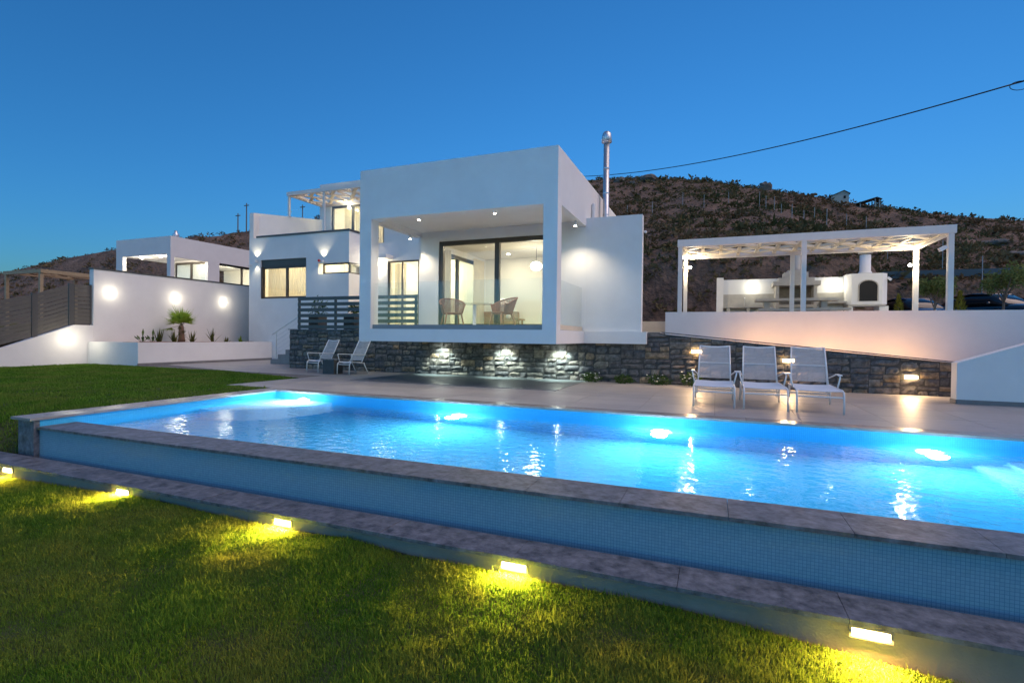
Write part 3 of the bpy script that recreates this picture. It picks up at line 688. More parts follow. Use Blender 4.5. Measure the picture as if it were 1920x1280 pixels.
# sliding doors to the terrace
def glazed(parent, name, axis, a, u0, u1, z0, z1, mull, fm, t=0.09, dep=0.09, pm='pane'):
    d = MB(); zz = (z0+t, z1-t); us = [u0+t]+[q for m in mull for q in (m-t*0.55, m+t*0.55)]+[u1-t]
    holes = [(us[i], us[i+1], z0+t, z1-t) for i in range(0, len(us), 2)]
    d.panel(axis, a, a+dep, u0, u1, z0, z1, holes); fr = d.build(name, fm, parent)
    for h in holes:
        q = MB()
        if axis == 'y': q.box(h[0]-0.01, h[1]+0.01, a+dep*0.45, a+dep*0.55, h[2]-0.01, h[3]+0.01)
        else: q.box(a+dep*0.45, a+dep*0.55, h[0]-0.01, h[1]+0.01, h[2]-0.01, h[3]+0.01)
        q.build('pane', pm, fr)
    return fr
glazed(villa, 'sliding_door', 'y', BYB+0.03, -7.955, -4.255, 1.435, 4.085, (-6.02,), 'bronze', 0.13, 0.12)
glazed(villa, 'sliding_door', 'x', BX0+0.05, 14.705, 18.195, 1.435, 4.045, (16.4,), 'alu', 0.11, 0.1)
# glass balustrades of the terrace
def balustrade(axis, a, cuts, z0, z1, base_m='rail_base', bw_=0.05, bh=0.11):
    b = MB()
    if axis == 'y': b.box(cuts[0], cuts[-1], a-bw_/2, a+bw_/2, z0, z0+bh)
    else: b.box(a-bw_/2, a+bw_/2, cuts[0], cuts[-1], z0, z0+bh)
    r = b.build('balustrade', base_m, villa)
    for i in range(len(cuts)-1):
        q = MB(); u0, u1 = cuts[i]+0.006, cuts[i+1]-0.006
        if axis == 'y': q.box(u0, u1, a-0.006, a+0.006, z0+bh+0.002, z1)
        else: q.box(a-0.006, a+0.006, u0, u1, z0+bh+0.002, z1)
        q.build('glass_panel', 'rail_glass', r)
balustrade('y', 11.20, [-8.42, -7.25, -6.08, -4.9, -3.70], 1.362, 2.56)
balustrade('x', -3.44, [11.45, 12.62, 13.77], 1.377, 2.55, 'cream')
balustrade('x', -8.70, [11.45, 12.62, 13.79], 1.377, 2.55, 'cream')
# downpipe and steel flue on the flank
MB().tube([(-3.29, 14.42, 4.47), (-3.29, 14.42, 5.0)], 0.05, 10).build('downpipe', 'white_metal', villa)
fl = MB().sm(); fl.tube([(-3.16, 15.5, 1.4), (-3.16, 15.5, 7.13)], 0.09, 20); fl = fl.build('flue_pipe', 'steel', villa)
for z in (4.9, 5.55, 6.3): MB().tube([(-3.16, 15.5, z), (-3.16, 15.5, z+0.035)], 0.097, 20).build('joint_band', 'steel', fl)
MB().sm().lathe([(0.09, 0), (0.155, 0.03), (0.15, 0.10), (0.155, 0.11), (0.13, 0.28), (0.09, 0.34), (0.0, 0.35)], (-3.16, 15.5, 7.08), 20).build('flue_cap', 'steel', fl)
# two-storey wing: facade, side, balcony
FY, FX0, FX1 = 17.85, -20.5, -14.7
p = MB(); p.panel('y', FY, FY+0.25, FX0, FX1, -0.1, 5.66, [(-19.78, -17.06, 2.82, 4.62), (-16.37, FX1, 3.85, 4.32)]); p.build('facade_wall', 'stucco', villa)
p = MB(); p.panel('x', FX1-0.25, FX1, FY+0.252, 19.7, 1.0, 5.66, [(FY+0.252, 18.9, 3.85, 4.32)]); p.build('facade_wall', 'stucco', villa)
MB().prism([(FY+0.003, 0), (22.4, 0), (22.4, 7.5), (FY+0.003, 6.86)], 'x', FX0-0.001, FX0+0.25).build('parapet_wall', 'stucco', villa)
MB().box(FX0+0.251, FX1-0.251, FY+0.251, 22.4, 5.30, 5.58).build('balcony_floor', 'deck_in', villa)
MB().box(FX0+0.45, FX1+0.03, FY-0.03, FY+0.25, 5.661, 5.745).build('balcony_trim', 'alu', villa)
MB().box(FX1-0.24, FX1+0.03, FY+0.251, 19.9, 5.661, 5.745).build('balcony_trim', 'alu', villa)
balustrade('y', FY+0.1, [FX0+0.5, -18.85, -17.15, -14.75], 5.746, 6.82, 'alu', 0.04, 0.03)
balustrade('x', FX1-0.1, [FY+0.2, 19.8], 5.746, 6.82, 'alu', 0.04, 0.03)
def room(x0, x1, y0, y1, z0, z1):
    b = MB(); b.quad((x0, y1, z0), (x1, y1, z0), (x1, y1, z1), (x0, y1, z1)); b.quad((x0, y0, z0), (x0, y1, z0), (x0, y1, z1), (x0, y0, z1))
    b.quad((x1, y0, z0), (x1, y1, z0), (x1, y1, z1), (x1, y0, z1)); b.quad((x0, y0, z0), (x1, y0, z0), (x1, y1, z0), (x0, y1, z0)); b.quad((x0, y0, z1), (x1, y0, z1), (x1, y1, z1), (x0, y1, z1))
    return b.build('room_shell', 'stucco_in', villa)
def curtain(x0, x1, y, z0, z1, axis='y', amp=0.035, per=0.15):
    b = MB(); n = max(8, int((x1-x0)/per*8)); ph = rnd.uniform(0, 6)
    for i in range(n+1):
        u = x0+(x1-x0)*i/n; d = amp*math.sin(2*PI*(u-x0)/per+ph+0.8*math.sin(u*3))+0.01*math.sin(u*31)
        for z in (z0, z1): b.v.append((u, y+d, z) if axis == 'y' else (y+d, u, z))
    for i in range(n): b.f.append((2*i, 2*i+2, 2*i+3, 2*i+1))
    return b.sm().build('curtain', 'curtain', villa)
room(-20.2, -16.9, FY+0.26, 20.8, 2.4, 5.0)
w = glazed(villa, 'window', 'y', FY+0.09, -19.775, -17.065, 2.825, 4.30, (-18.28,), 'bronze', 0.09, 0.09)
MB().box(-19.775, -17.065, FY+0.06, FY+0.24, 4.302, 4.618).build('shutter_box', 'bronze', villa)
MB().box(-19.775, -19.70, FY+0.02, FY+0.088, 2.825, 4.30).build('shutter_rail', 'bronze', villa)
curtain(-19.7, -17.1, FY+0.42, 2.85, 4.35)
lamp('POINT', villa, (-18.4, 19.6, 4.5), 38, (1.0, 0.84, 0.58), size=0.2)
room(-16.6, FX1-0.26, FY+0.26, 19.8, 3.2, 4.9)
glazed(villa, 'window', 'y', FY+0.10, -16.2, -14.72, 3.855, 4.315, (), 'bronze', 0.06, 0.08)
glazed(villa, 'window', 'x', FX1-0.16, FY+0.2, 18.85, 3.855, 4.315, (), 'bronze', 0.06, 0.08)
lamp('POINT', villa, (-15.6, 18.9, 4.6), 20, (1.0, 0.82, 0.52), size=0.15)
# upper storey
UY = 22.4
p = MB(); p.panel('y', UY, UY+0.25, -20.47, -11.5, 5.59, 9.45, [(-19.7, -16.2, 5.75, 8.2)]); p.build('upper_wall', 'stucco', villa)
MB().box(-20.47, -11.5, UY+0.252, 27, 5.3, 9.45).build('upper_block', 'stucco', villa) if False else None
MB().box(-20.47, -20.2, UY+0.252, 27, 5.59, 9.45).build('upper_wall', 'stucco', villa)
MB().box(-11.75, -11.5, UY+0.252, 27, 5.59, 9.45).build('upper_wall', 'stucco', villa)
MB().box(-20.2, -11.75, UY+0.252, 27, 9.15, 9.40).build('upper_roof', 'stucco', villa)
room(-20.1, -15.8, UY+0.26, 25, 5.6, 8.9)
glazed(villa, 'balcony_door', 'y', UY+0.08, -19.69, -16.21, 5.76, 8.19, (-18.3,), 'alu', 0.1, 0.1)
curtain(-19.1, -18.5, UY+0.4, 5.7, 8.1); curtain(-18.1, -16.3, UY+0.4, 5.7, 8.1)
lamp('POINT', villa, (-18.0, 24, 7.8), 40, (1.0, 0.85, 0.60), size=0.2)
# lattice pergola over the balcony
def lattice(parent, x0, x1, y0, y1, z, rows, cell, m, bd=0.13, bt=0.045):
    """zigzag boards running along x that meet in diamonds, with short struts across"""
    rh = (y1-y0)/rows; n = int(round((x1-x0)/cell)); cx = (x1-x0)/n
    for r in range(rows):
        for i in range(n*2):
            xa, xb = x0+cx*i/2, x0+cx*(i+1)/2; up = (i+r) % 2 == 0
            lo, hi = y0+rh*(r+0.10), y0+rh*(r+0.90)
            a = (xa, lo if up else hi, z); b = (xb, hi if up else lo, z)
            zz = z+(0.003 if (i+r) % 2 else 0.0)+0.006*(r % 2); MB().bar((a[0], a[1], zz), (b[0], b[1], zz), bt, bd).build('board', m, parent)
    for r in range(rows+1):
        for i in range(n*2+1):
            if (i+r) % 2 == 0: continue
            xa = x0+cx*i/2; ya, yb = y0+rh*(r-0.90 if r else 0.0), y0+rh*(r+0.90 if r < rows else rows)
            ya, yb = max(y0, y0+rh*(r-0.55)), min(y1, y0+rh*(r+0.55))
            if yb-ya > 0.02: MB().box(xa-0.05, xa+0.05, ya, yb, z-bd*0.5-0.008, z+bd*0.45).build('strut', m, parent)
up = thing('balcony_pergola', 'small white lattice pergola over the upper balcony', 'pergola', (-18, 21.2, 5.6))
for xq in (-20.3, -18.05, -15.8): MB().box(xq-0.05, xq+0.05, 20.0, 20.1, 5.585 if xq > -20 else 7.1, 8.22).build('post', 'pergola', up)
MB().box(-20.4, -13.5, 19.97, 20.12, 8.221, 8.40).build('beam', 'pergola', up); MB().box(-20.4, -13.5, 22.28, 22.395, 8.221, 8.40).build('beam', 'pergola', up)
MB().box(-20.4, -20.27, 20.121, 22.279, 8.221, 8.40).build('beam', 'pergola', up)
lattice(up, -20.26, -13.5, 20.13, 22.27, 8.31, 3, 1.4, 'lattice', 0.07, 0.16)
# courtyard wing seen through the terrace
CYY = 19.5
p = MB(); p.panel('y', CYY, CYY+0.2, FX1+0.002, BX0-0.002, 1.362, 5.40, [(-13.9, -9.4, 1.43, 4.55)]); p.build('courtyard_wall', 'stucco', villa)
glazed(villa, 'courtyard_door', 'y', CYY+0.05, -13.895, -9.405, 1.435, 4.545, (-13.14, -12.28, -10.9), 'bronze', 0.06, 0.08)
room(-13.95, -9.35, CYY+0.21, 22.2, 1.40, 4.7)
curtain(-13.8, -13.2, CYY+0.5, 1.45, 4.5); curtain(-12.5, -11.7, CYY+0.5, 1.45, 4.5)
MB().box(-14.5, -13.6, CYY-0.55, CYY-0.001, 4.62, 4.78).build('canopy', 'stucco', villa)
lamp('POINT', villa, (-12.2, 21.2, 4.2), 60, (1.0, 0.86, 0.58), size=0.2)

# --- interior of the living room
tb = thing('dining_table', 'thin round glass-topped table between the wicker chairs', 'table', (-6.35, 13.05, 1.375))
MB().sm().lathe([(0.55, 0), (0.55, 0.025)], (-6.35, 13.05, 2.09), 32).build('table_top', 'pane', tb)
MB().sm().lathe([(0.25, 0), (0.25, 0.02), (0.05, 0.04), (0.05, 0.70), (0.09, 0.714)], (-6.35, 13.05, 1.376), 20).build('pedestal', 'white_plastic', tb)
gl = thing('globe_lamp', 'glowing white globe pendant lamp in the living room', 'lamp', (-5.72, 16.5, 3.5))
MB().sm().ball((-5.72, 16.5, 3.6), 0.17, 20, 14, (1.15, 1.15, 0.9)).build('globe', 'globe', gl)
MB().tube([(-5.72, 16.5, 3.76), (-5.72, 16.5, 4.249)], 0.008, 6).build('cable', 'black_plastic', gl)
lamp('POINT', gl, (-5.72, 16.5, 3.3), 16, (1.0, 0.86, 0.60), size=0.15)
for i, (x, y) in enumerate(((-7.2, 15.2), (-4.8, 15.2), (-7.2, 17.6), (-5.0, 19.2))):
    t = thing('ceiling_spot', ['recessed ceiling spot at front left of the living room', 'recessed ceiling spot at front right of the living room', 'recessed ceiling spot deeper on the left of the living room', 'recessed ceiling spot at the back of the living room'][i], 'spotlight', (x, y, 4.24), 'living room ceiling spots')
    MB().lathe([(0.06, 0), (0.06, 0.008)], (x, y, 4.24), 16).build('lens', 'white_lens', t)
    lamp('AREA', t, (x, y, 4.23), 9, (1.0, 0.87, 0.64), (x, y, 0), 0.2)
fr = thing('fridge', 'tall grey steel fridge at the back of the living room', 'fridge', (-6.35, 19.6, 1.425))
MB().box(-6.75, -5.95, 19.45, 20.2, 1.426, 3.35).build('body', 'fridge', fr); MB().box(-6.74, -5.96, 19.42, 19.448, 1.45, 2.2).build('lower_door', 'fridge', fr)
MB().box(-6.74, -5.96, 19.42, 19.448, 2.215, 3.34).build('upper_door', 'fridge', fr); MB().tube([(-6.62, 19.40, 2.3), (-6.62, 19.40, 3.0)], 0.014, 8).build('handle', 'steel', fr)
sf = thing('sofa', 'low grey fabric sofa on the right of the living room', 'sofa', (-4.4, 16.6, 1.425))
MB().box(-5.2, -3.6, 16.2, 17.1, 1.50, 1.78).build('seat', 'sofa', sf); MB().box(-5.2, -3.6, 17.101, 17.3, 1.50, 2.15).build('backrest', 'sofa', sf); MB().box(-5.35, -5.201, 16.2, 17.3, 1.5, 2.0).build('armrest', 'sofa', sf)
for sx in (-5.1, -3.7): MB().box(sx-0.03, sx+0.03, 16.3, 16.36, 1.426, 1.499).build('leg', 'wood', sf)
pic = thing('picture', 'small framed picture on the side wall of the living room', 'picture', (-3.56, 18.0, 2.6))
MB().box(-3.59, -3.551, 17.6, 18.4, 2.6, 3.2).build('picture_frame', 'black_plastic', pic); MB().box(-3.598, -3.591, 17.65, 18.35, 2.65, 3.15).build('canvas', 'stucco_in', pic)

tl = thing('table_lamp', 'lit table lamp with a white shade at the back left of the living room', 'lamp', (-7.7, 18.3, 1.43))
MB().box(-8.4, -7.1, 18.1, 18.55, 1.43, 2.15).build('sideboard', 'wood', tl)
MB().sm().lathe([(0.08, 0), (0.08, 0.02), (0.02, 0.04), (0.02, 0.30)], (-7.7, 18.3, 2.151), 14).build('stem', 'steel', tl); MB().sm().lathe([(0.20, 0.0), (0.12, 0.24)], (-7.7, 18.3, 2.43), 20).build('lamp_shade', 'shade', tl)
kc = thing('kitchen_units', 'pale kitchen units with a dark worktop on the right of the living room', 'kitchen', (-4.7, 20.1, 1.43))
for k in range(4): MB().box(-5.85+0.55*k+0.004, -5.85+0.55*(k+1)-0.004, 19.85, 20.39, 1.50, 2.28).build('cabinet', 'white_plastic', kc)
MB().box(-5.87, -3.62, 19.80, 20.39, 2.281, 2.32).build('worktop', 'slate', kc)
for k in range(3): MB().box(-5.85+0.7*k+0.004, -5.85+0.7*(k+1)-0.004, 20.05, 20.39, 3.0, 3.7).build('wall_cabinet', 'wood' if k == 1 else 'white_plastic', kc)
MB().box(-4.3, -3.9, 20.0, 20.3, 2.321, 2.6).build('microwave', 'black_plastic', kc)
for k, (ya, yb) in enumerate(((14.75, 15.5), (17.3, 18.15))): curtain(ya, yb, BX0+0.33, 1.45, 4.1, 'x')
cof = thing('coffee_table', 'low wooden coffee table with a vase in the living room', 'table', (-6.6, 16.2, 1.43))
MB().box(-7.1, -6.1, 15.9, 16.5, 1.75, 1.80).build('table_top', 'wood', cof)
for dx in (-7.05, -6.2):
    for dy in (15.95, 16.4): MB().box(dx, dx+0.05, dy, dy+0.05, 1.43, 1.749).build('leg', 'wood', cof)
MB().sm().lathe([(0.05, 0), (0.09, 0.08), (0.04, 0.2), (0.05, 0.24)], (-6.6, 16.2, 1.801), 16).build('vase', 'white_plastic', cof)
# --- lamps on and under the terrace
cls = ['left of the two cylinder spots at the front of the box terrace ceiling', 'right of the two cylinder spots at the front of the box terrace ceiling', 'cylinder spot on the left side beam of the box terrace', 'cylinder spot on the right side beam of the box terrace']
for i, (x, y, zt) in enumerate(((-7.39, 11.75, 4.40), (-5.19, 11.75, 4.40), (-8.66, 13.3, 4.25), (-3.47, 13.1, 4.25))):
    t = thing('cylinder_spot', cls[i], 'spotlight', (x, y, zt-0.14), 'spots on the box terrace ceiling')
    MB().sm().tube([(x, y, zt-0.002), (x, y, zt-0.13)], 0.04, 14).build('housing', 'white_plastic', t)
    MB().lathe([(0.034, 0), (0.034, 0.004)], (x, y, zt-0.135), 14).build('lens', 'white_lens', t)
    lamp('SPOT', t, (x, y, zt-0.15), 46 if i < 3 else 44, (1.0, 0.84, 0.60), (x, y, 0), 0.03, spot=math.radians(125), blend=0.7)
for i, x in enumerate((-7.8, -5.74, -4.04)):
    t = thing('soffit_light', ['left', 'middle', 'right'][i]+' cool downlight under the box terrace washing the stone wall', 'downlight', (x, 13.58, 1.03), 'downlights under the box terrace')
    MB().lathe([(0.085, 0), (0.085, 0.012)], (x, 13.58, 1.027), 18).build('rim', 'steel', t); MB().lathe([(0.07, 0), (0.07, 0.004)], (x, 13.58, 1.022), 18).build('lens', 'cool_lens', t)
    lamp('SPOT', t, (x, 13.58, 1.012), 70, (0.80, 1.0, 0.93), (x, 13.80, 0.2), 0.05, spot=math.radians(100), blend=0.5)

# ================================================================== slat fence and stairs left of the box
sf_ = thing('slat_fence', 'dark grey horizontal slat fence on top of the stone wall left of the box', 'fence', (-11.3, 14.0, 1.37))
for k in range(6): MB().box(-13.72, -8.82, 13.97, 14.0, 1.40+0.196*k, 1.40+0.196*k+0.115).build('slat', 'alu', sf_)
for x in (-13.70, -12.1, -10.5, -8.9): MB().box(x-0.035, x+0.035, 14.001, 14.06, 1.373, 2.50).build('post', 'alu', sf_)
def shrub(root, c, r, h, n, m, lw=0.03, ll=0.11, name='foliage', flat=1.0):
    th = nrs.uniform(0, 2*PI, n); ph = np.arccos(nrs.uniform(-1, 1, n)); rr = nrs.uniform(0.35, 1, n)**0.6
    lump = 1+0.28*np.sin(th*3+1.3)*np.sin(ph*4+0.6)
    q = np.stack([r*rr*lump*np.sin(ph)*np.cos(th), r*rr*lump*np.sin(ph)*np.sin(th), h/2*rr*lump*np.cos(ph)], 1)
    a = q/np.linalg.norm(q, axis=1)[:, None]+nrs.normal(0, 0.6, (n, 3)); a = a/np.linalg.norm(a, axis=1)[:, None]*ll*nrs.uniform(0.6, 1.3, n)[:, None]
    b = np.cross(a, nrs.normal(0, 1, (n, 3))); b = b/(np.linalg.norm(b, axis=1)[:, None]+1e-6)*lw/2
    return leaf_mesh(name, q+np.array(c), a, b, np.clip(nrs.normal(0.4, 0.3, n), 0, 1), m, root)
for i, x in enumerate((-13.3, -11.75)):
    pl = thing('planter_pot', ['dark square planter with a shrub behind the left end of the slat fence', 'dark square planter behind the slat fence near the box'][i], 'planter', (x, 14.5, 1.36), 'planters behind the slat fence')
    MB().panel('z', 1.362, 1.86, x-0.22, x+0.22, 14.28, 14.72, [(x-0.19, x+0.19, 14.31, 14.69)]).build('pot', 'pot', pl); MB().box(x-0.189, x+0.189, 14.311, 14.689, 1.363, 1.80).build('soil', 'soil', pl)
    shrub(pl, (x+0.05, 14.5, 2.1), 0.27 if i == 0 else 0.15, 0.75 if i == 0 else 0.3, 260, 'broad')
st = thing('garden_stairs', 'dark grey stone stairs rising beside the stone wall to the villa door', 'stairs', (-15.4, 16.5, 0))
for k in range(7):
    x = -16.51+0.39*k; z0 = 0.194*k
    MB().box(x, -14.02, 15.4, 17.5, z0+(0.001 if k else 0), z0+0.194).build('step', 'step', st)
rl = thing('stair_handrail', 'steel handrail with thin bars along the garden stairs', 'handrail', (-15.7, 15.5, 0.2))
MB().bar((-16.5, 15.46, 1.17), (-14.95, 15.46, 1.97), 0.045, 0.03).build('top_rail', 'steel', rl)
MB().tube([(-16.27, 15.46, 0.195), (-16.27, 15.46, 1.28)], 0.021, 10).build('post', 'steel', rl); MB().tube([(-15.12, 15.46, 0.776), (-15.12, 15.46, 1.87)], 0.021, 10).build('post', 'steel', rl)
for k in range(5):
    d = 0.17*(k+1); MB().tube([(-16.27, 15.46, 1.26-d), (-14.95, 15.46, 1.26-d+0.685)], 0.008, 6).build('bar', 'steel', rl)

# ================================================================== planter bed and left boundary wall
pb = thing('planter_bed', 'white rendered raised planter bed at the left of the patio', 'planter', (-20.5, 14.9, 0))
MB().box(-21.88, -19.05, 11.95, 12.12, -0.1, 0.83).build('front_wall', 'stucco', pb); MB().box(-19.23, -19.05, 12.121, 17.84, -0.1, 0.83).build('side_wall', 'stucco', pb)
MB().box(-19.049, -19.03, 11.93, 17.84, 0, 0.09).build('skirting', 'skirt', pb)
b = MB(); nx, ny = 14, 40
for j in range(ny+1):
    for i in range(nx+1): x = -21.88+2.65*i/nx; y = 12.121+5.7*j/ny; b.v.append((x, y, 0.775+0.10*(vnoise(x, y, 0.6, 3)+0.15)*min(1, i/3)*min(1, (nx-i)/3)))
for j in range(ny):
    for i in range(nx): q = j*(nx+1)+i; b.f.append((q, q+1, q+nx+2, q+nx+1))
b.sm().build('soil', 'soil', pb)
lw = thing('boundary_wall', 'white boundary wall with dark coping, low and sloping at the left, tall behind the palm', 'wall', (-22, 13, 0))
MB().box(-22.15, -21.9, 12.13, 24, -0.1, 3.56).build('tall_wall', 'stucco', lw); MB().box(-22.17, -21.88, 12.11, 24, 3.561, 3.62).build('coping', 'alu', lw)
MB().prism([(5.0, -0.6), (12.128, -0.6), (12.128, 1.44), (11.5, 1.44), (9.41, 0.60), (5.0, -0.35)], 'x', -22.13, -21.9).build('sloping_wall', 'stucco', lw)
lf = thing('raked_slat_fence', 'grey-brown slat fence stepping up the sloping white wall at far left', 'fence', (-22, 10.5, 0.7))
def wtop(y): return lerp_tab(y, [5.0, 9.41, 11.5, 12.2], [-0.35, 0.60, 1.44, 1.44])
for ya, yb in ((8.3, 10.28), (10.46, 11.36), (11.56, 12.08)):
    for k in range(10):
        z = 0.03+0.148*k; wd = 0.136 if not (3 <= k <= 6) else 0.122
        p = MB(); p.prism([(ya, wtop(ya)+z), (yb, wtop(yb)+z), (yb, wtop(yb)+z+wd), (ya, wtop(ya)+z+wd)], 'x', -22.03, -22.0); p.build('slat', 'slat', lf)
for y in (10.37, 11.46, 12.105-0.02): MB().box(-22.06, -21.98, y-(0.08 if y < 12 else 0.02), y+(0.08 if y < 12 else 0.015), wtop(y)+0.001, wtop(y)+1.53).build('post', 'alu', lf)
wl_names = ['glowing wall lamp at the left end of the tall boundary wall', 'glowing wall lamp above the palm on the boundary wall', 'glowing wall lamp right of the palm, nearest the villa', 'glowing wall lamp low on the sloping wall at far left']
def wall_lamp(x, y, z, label, power, grp, nrm=(1, 0, 0), col=(1.0, 0.89, 0.66), name='wall_lamp', pos=0.34):
    n = Vector(nrm); t = thing(name, label, 'wall lamp', (x, y, z), grp); c = Vector((x, y, z)); u = Vector((0, 0, 1)).cross(n)
    def bx(a0, a1, hw, z0, z1):
        q = [c+n*a+u*s for a in (a0, a1) for s in (-hw, hw)]; xs = [v.x for v in q]; ys = [v.y for v in q]; return MB().box(min(xs), max(xs), min(ys), max(ys), z+z0, z+z1)
    bx(0.002, 0.03, 0.05, -0.06, 0.06).build('backplate', 'white_plastic', t); bx(0.031, 0.11, 0.055, -0.07, 0.07).build('diffuser', 'globe', t)
    lamp('POINT', t, c+n*pos, power, col, size=0.05); return t
for i, (y, z) in enumerate(((12.69, 2.72), (15.28, 2.70), (17.62, 2.68), (11.27, 0.95))):
    wall_lamp(-21.9, y, z, wl_names[i], 2.6 if i < 3 else 6.0, 'lamps on the boundary wall', pos=0.36 if i < 3 else 0.6)
# up/down lamps on the facade
for i, (x, z) in enumerate(((-19.98, 4.58), (-16.05, 4.42))):
    t = thing('facade_lamp', ['up and down lamp at the left corner of the villa facade', 'upward lamp above the corner slot window'][i], 'wall lamp', (x, 17.75, z), 'lamps on the villa facade')
    MB().tube([(x, 17.74, z-0.06), (x, 17.74, z+0.06)], 0.05, 14).build('housing', 'white_metal', t); MB().box(x-0.02, x+0.02, 17.79, 17.849, z-0.03, z+0.03).build('bracket', 'white_metal', t)
    lamp('SPOT', t, (x, 17.72, z+0.07), 14, (1.0, 0.88, 0.62), (x, 17.80, z+3), 0.04, spot=math.radians(95), blend=0.6)
    if i == 0: lamp('SPOT', t, (x, 17.72, z-0.07), 10, (1.0, 0.88, 0.62), (x, 17.80, z-3), 0.04, spot=math.radians(85), blend=0.7)
    else: lamp('SPOT', t, (x, 17.72, z-0.07), 6, (1.0, 0.86, 0.6), (x, 17.9, z-3), 0.04, spot=math.radians(140), blend=0.6)
al = MB().sm(); al.ball((-16.28, 17.78, 4.44), 0.06, 12, 8, (1, 0.8, 1)); al = al.build('alarm_siren', 'red_plastic'); tag(al, 'small red alarm beacon on the facade beside the slot window lamp', 'alarm')
wall_lamp(-14.35, CYY, 4.40, 'bright lamp on the courtyard wall seen at the left edge of the box terrace', 12, 'courtyard lamp', (0, -1, 0))
wall_lamp(-18.4, UY, 8.02, 'lamp above the upper balcony door under the lattice pergola', 9, 'balcony lamp', (0, -1, 0))
def camera_unit(x, y, z, label, dx):
    t = thing('security_camera', label, 'camera', (x, y, z), 'security cameras')
    MB().tube([(x, y, z), (x+dx*0.06, y-0.05, z)], 0.012, 8).build('arm', 'white_plastic', t); MB().sm().tube([(x+dx*0.05, y-0.02, z-0.01), (x+dx*0.09, y-0.14, z-0.05)], 0.032, 12).build('housing', 'white_plastic', t)
camera_unit(-1.838, 13.95, 4.03, 'white security camera on the right edge of the fin wall', 1)
camera_unit(-20.3, 17.84, 4.42, 'white security camera at the left corner of the villa facade', -1)

# ---- plants in the bed
def fan(n, L, spread, seed):
    pass
palm = thing('palm', 'young fan palm with shaggy trunk in the white planter bed', 'palm', (-20.9, 14.85, 0.8))
tr = MB(); tr.tube([(-20.9, 14.85, 0.76), (-20.9, 14.86, 1.0), (-20.9, 14.85, 1.25), (-20.9, 14.84, 1.5)], [0.15, 0.115, 0.10, 0.09], 14); tr.sm().build('trunk', 'palm_bark', palm)
P, A, B, T = [], [], [], []
for k in range(34):
    a = rnd.uniform(0, 2*PI); L = rnd.uniform(0.05, 0.1); z = 0.82+rnd.random()*0.62; r = 0.13-0.05*(z-0.8)/0.7
    P.append((-20.9+r*math.cos(a), 14.85+r*math.sin(a), z)); A.append((0.09*math.cos(a), 0.09*math.sin(a), 0.07)); B.append((-0.03*math.sin(a), 0.03*math.cos(a), 0)); T.append(rnd.random()*0.3)
bsq = leaf_mesh('trunk_fibre', np.array(P), np.array(A), np.array(B), T, 'agave', palm)
for k in range(13):
    az = 2.399*k+rnd.uniform(-.3, .3); el = rnd.uniform(0.95, 1.4) if k < 6 else (rnd.uniform(0.3, 0.9) if k < 12 else rnd.uniform(-0.55, 0.2)); pl_ = rnd.uniform(0.22, 0.42)
    d = Vector((math.cos(az)*math.cos(el), math.sin(az)*math.cos(el), math.sin(el))); o = Vector((-20.9, 14.85, 1.48)); c = o+d*pl_
    fr_ = MB().tube([o, o+d*pl_*0.5+Vector((0, 0, 0.02)), c], [0.014, 0.01, 0.008], 6).build('stalk', 'agave' if False else 'bark', palm)
    side = d.cross(Vector((0, 0, 1))); side = side.normalized() if side.length > 0.05 else Vector((1, 0, 0)); up_ = side.cross(d)
    P, A, B, T = [], [], [], []; tone = rnd.uniform(0.15, 0.95)
    for j in range(19):
        s_ = -1.45+2.9*j/18; v = d*math.cos(s_)+side*math.sin(s_)+up_*0.10; ln = rnd.uniform(0.52, 0.74)*(1-0.18*abs(s_)); v = v*ln-Vector((0, 0, 0.09+0.06*abs(s_)))
        w = side*math.cos(s_)-d*math.sin(s_); P.append(tuple(c)); A.append(tuple(v)); B.append(tuple(w*0.02)); T.append(min(1, max(0, tone+rnd.uniform(-.15, .15))))
    leaf_mesh('frond', np.array(P), np.array(A), np.array(B), T, 'palm', palm)
def spiky(x, y, h, n, label, m='agave', w=0.022, grp='spiky plants in the planter bed', fl=0.7):
    t = thing('spiky_plant', label, 'plant', (x, y, 0.79), grp); P, A, B, T = [], [], [], []
    for k in range(n):
        a = rnd.uniform(0, 2*PI); tilt = abs(rnd.gauss(0.15, 0.4))*fl; L = h*rnd.uniform(0.55, 1.1)
        v = Vector((math.cos(a)*math.sin(tilt), math.sin(a)*math.sin(tilt), math.cos(tilt)))*L; P.append((x+rnd.uniform(-.05, .05), y+rnd.uniform(-.05, .05), 0.76)); A.append(tuple(v)); b_ = Vector((-math.sin(a), math.cos(a), 0))*w; B.append(tuple(b_)); T.append(rnd.random())
    leaf_mesh('leaves', np.array(P), np.array(A), np.array(B), T, m, t)
spiky(-20.8, 13.85, 0.62, 26, 'brown-green spiky plant second from the left end of the bed')
spiky(-20.7, 14.42, 0.58, 24, 'spiky plant just left of the palm trunk', fl=0.9)
spiky(-20.8, 15.25, 0.55, 20, 'sparse spiky plant just right of the palm trunk', fl=0.9)
spiky(-20.8, 16.2, 0.66, 22, 'tall spiky plant with a leaf leaning right, between palm and facade', w=0.026, fl=1.1)
spiky(-20.8, 16.9, 0.3, 22, 'small brown tuft near the right end of the bed', fl=1.6)
spiky(-20.8, 17.65, 0.34, 26, 'bright green tuft in the corner against the facade', 'palm', 0.018, fl=1.7)
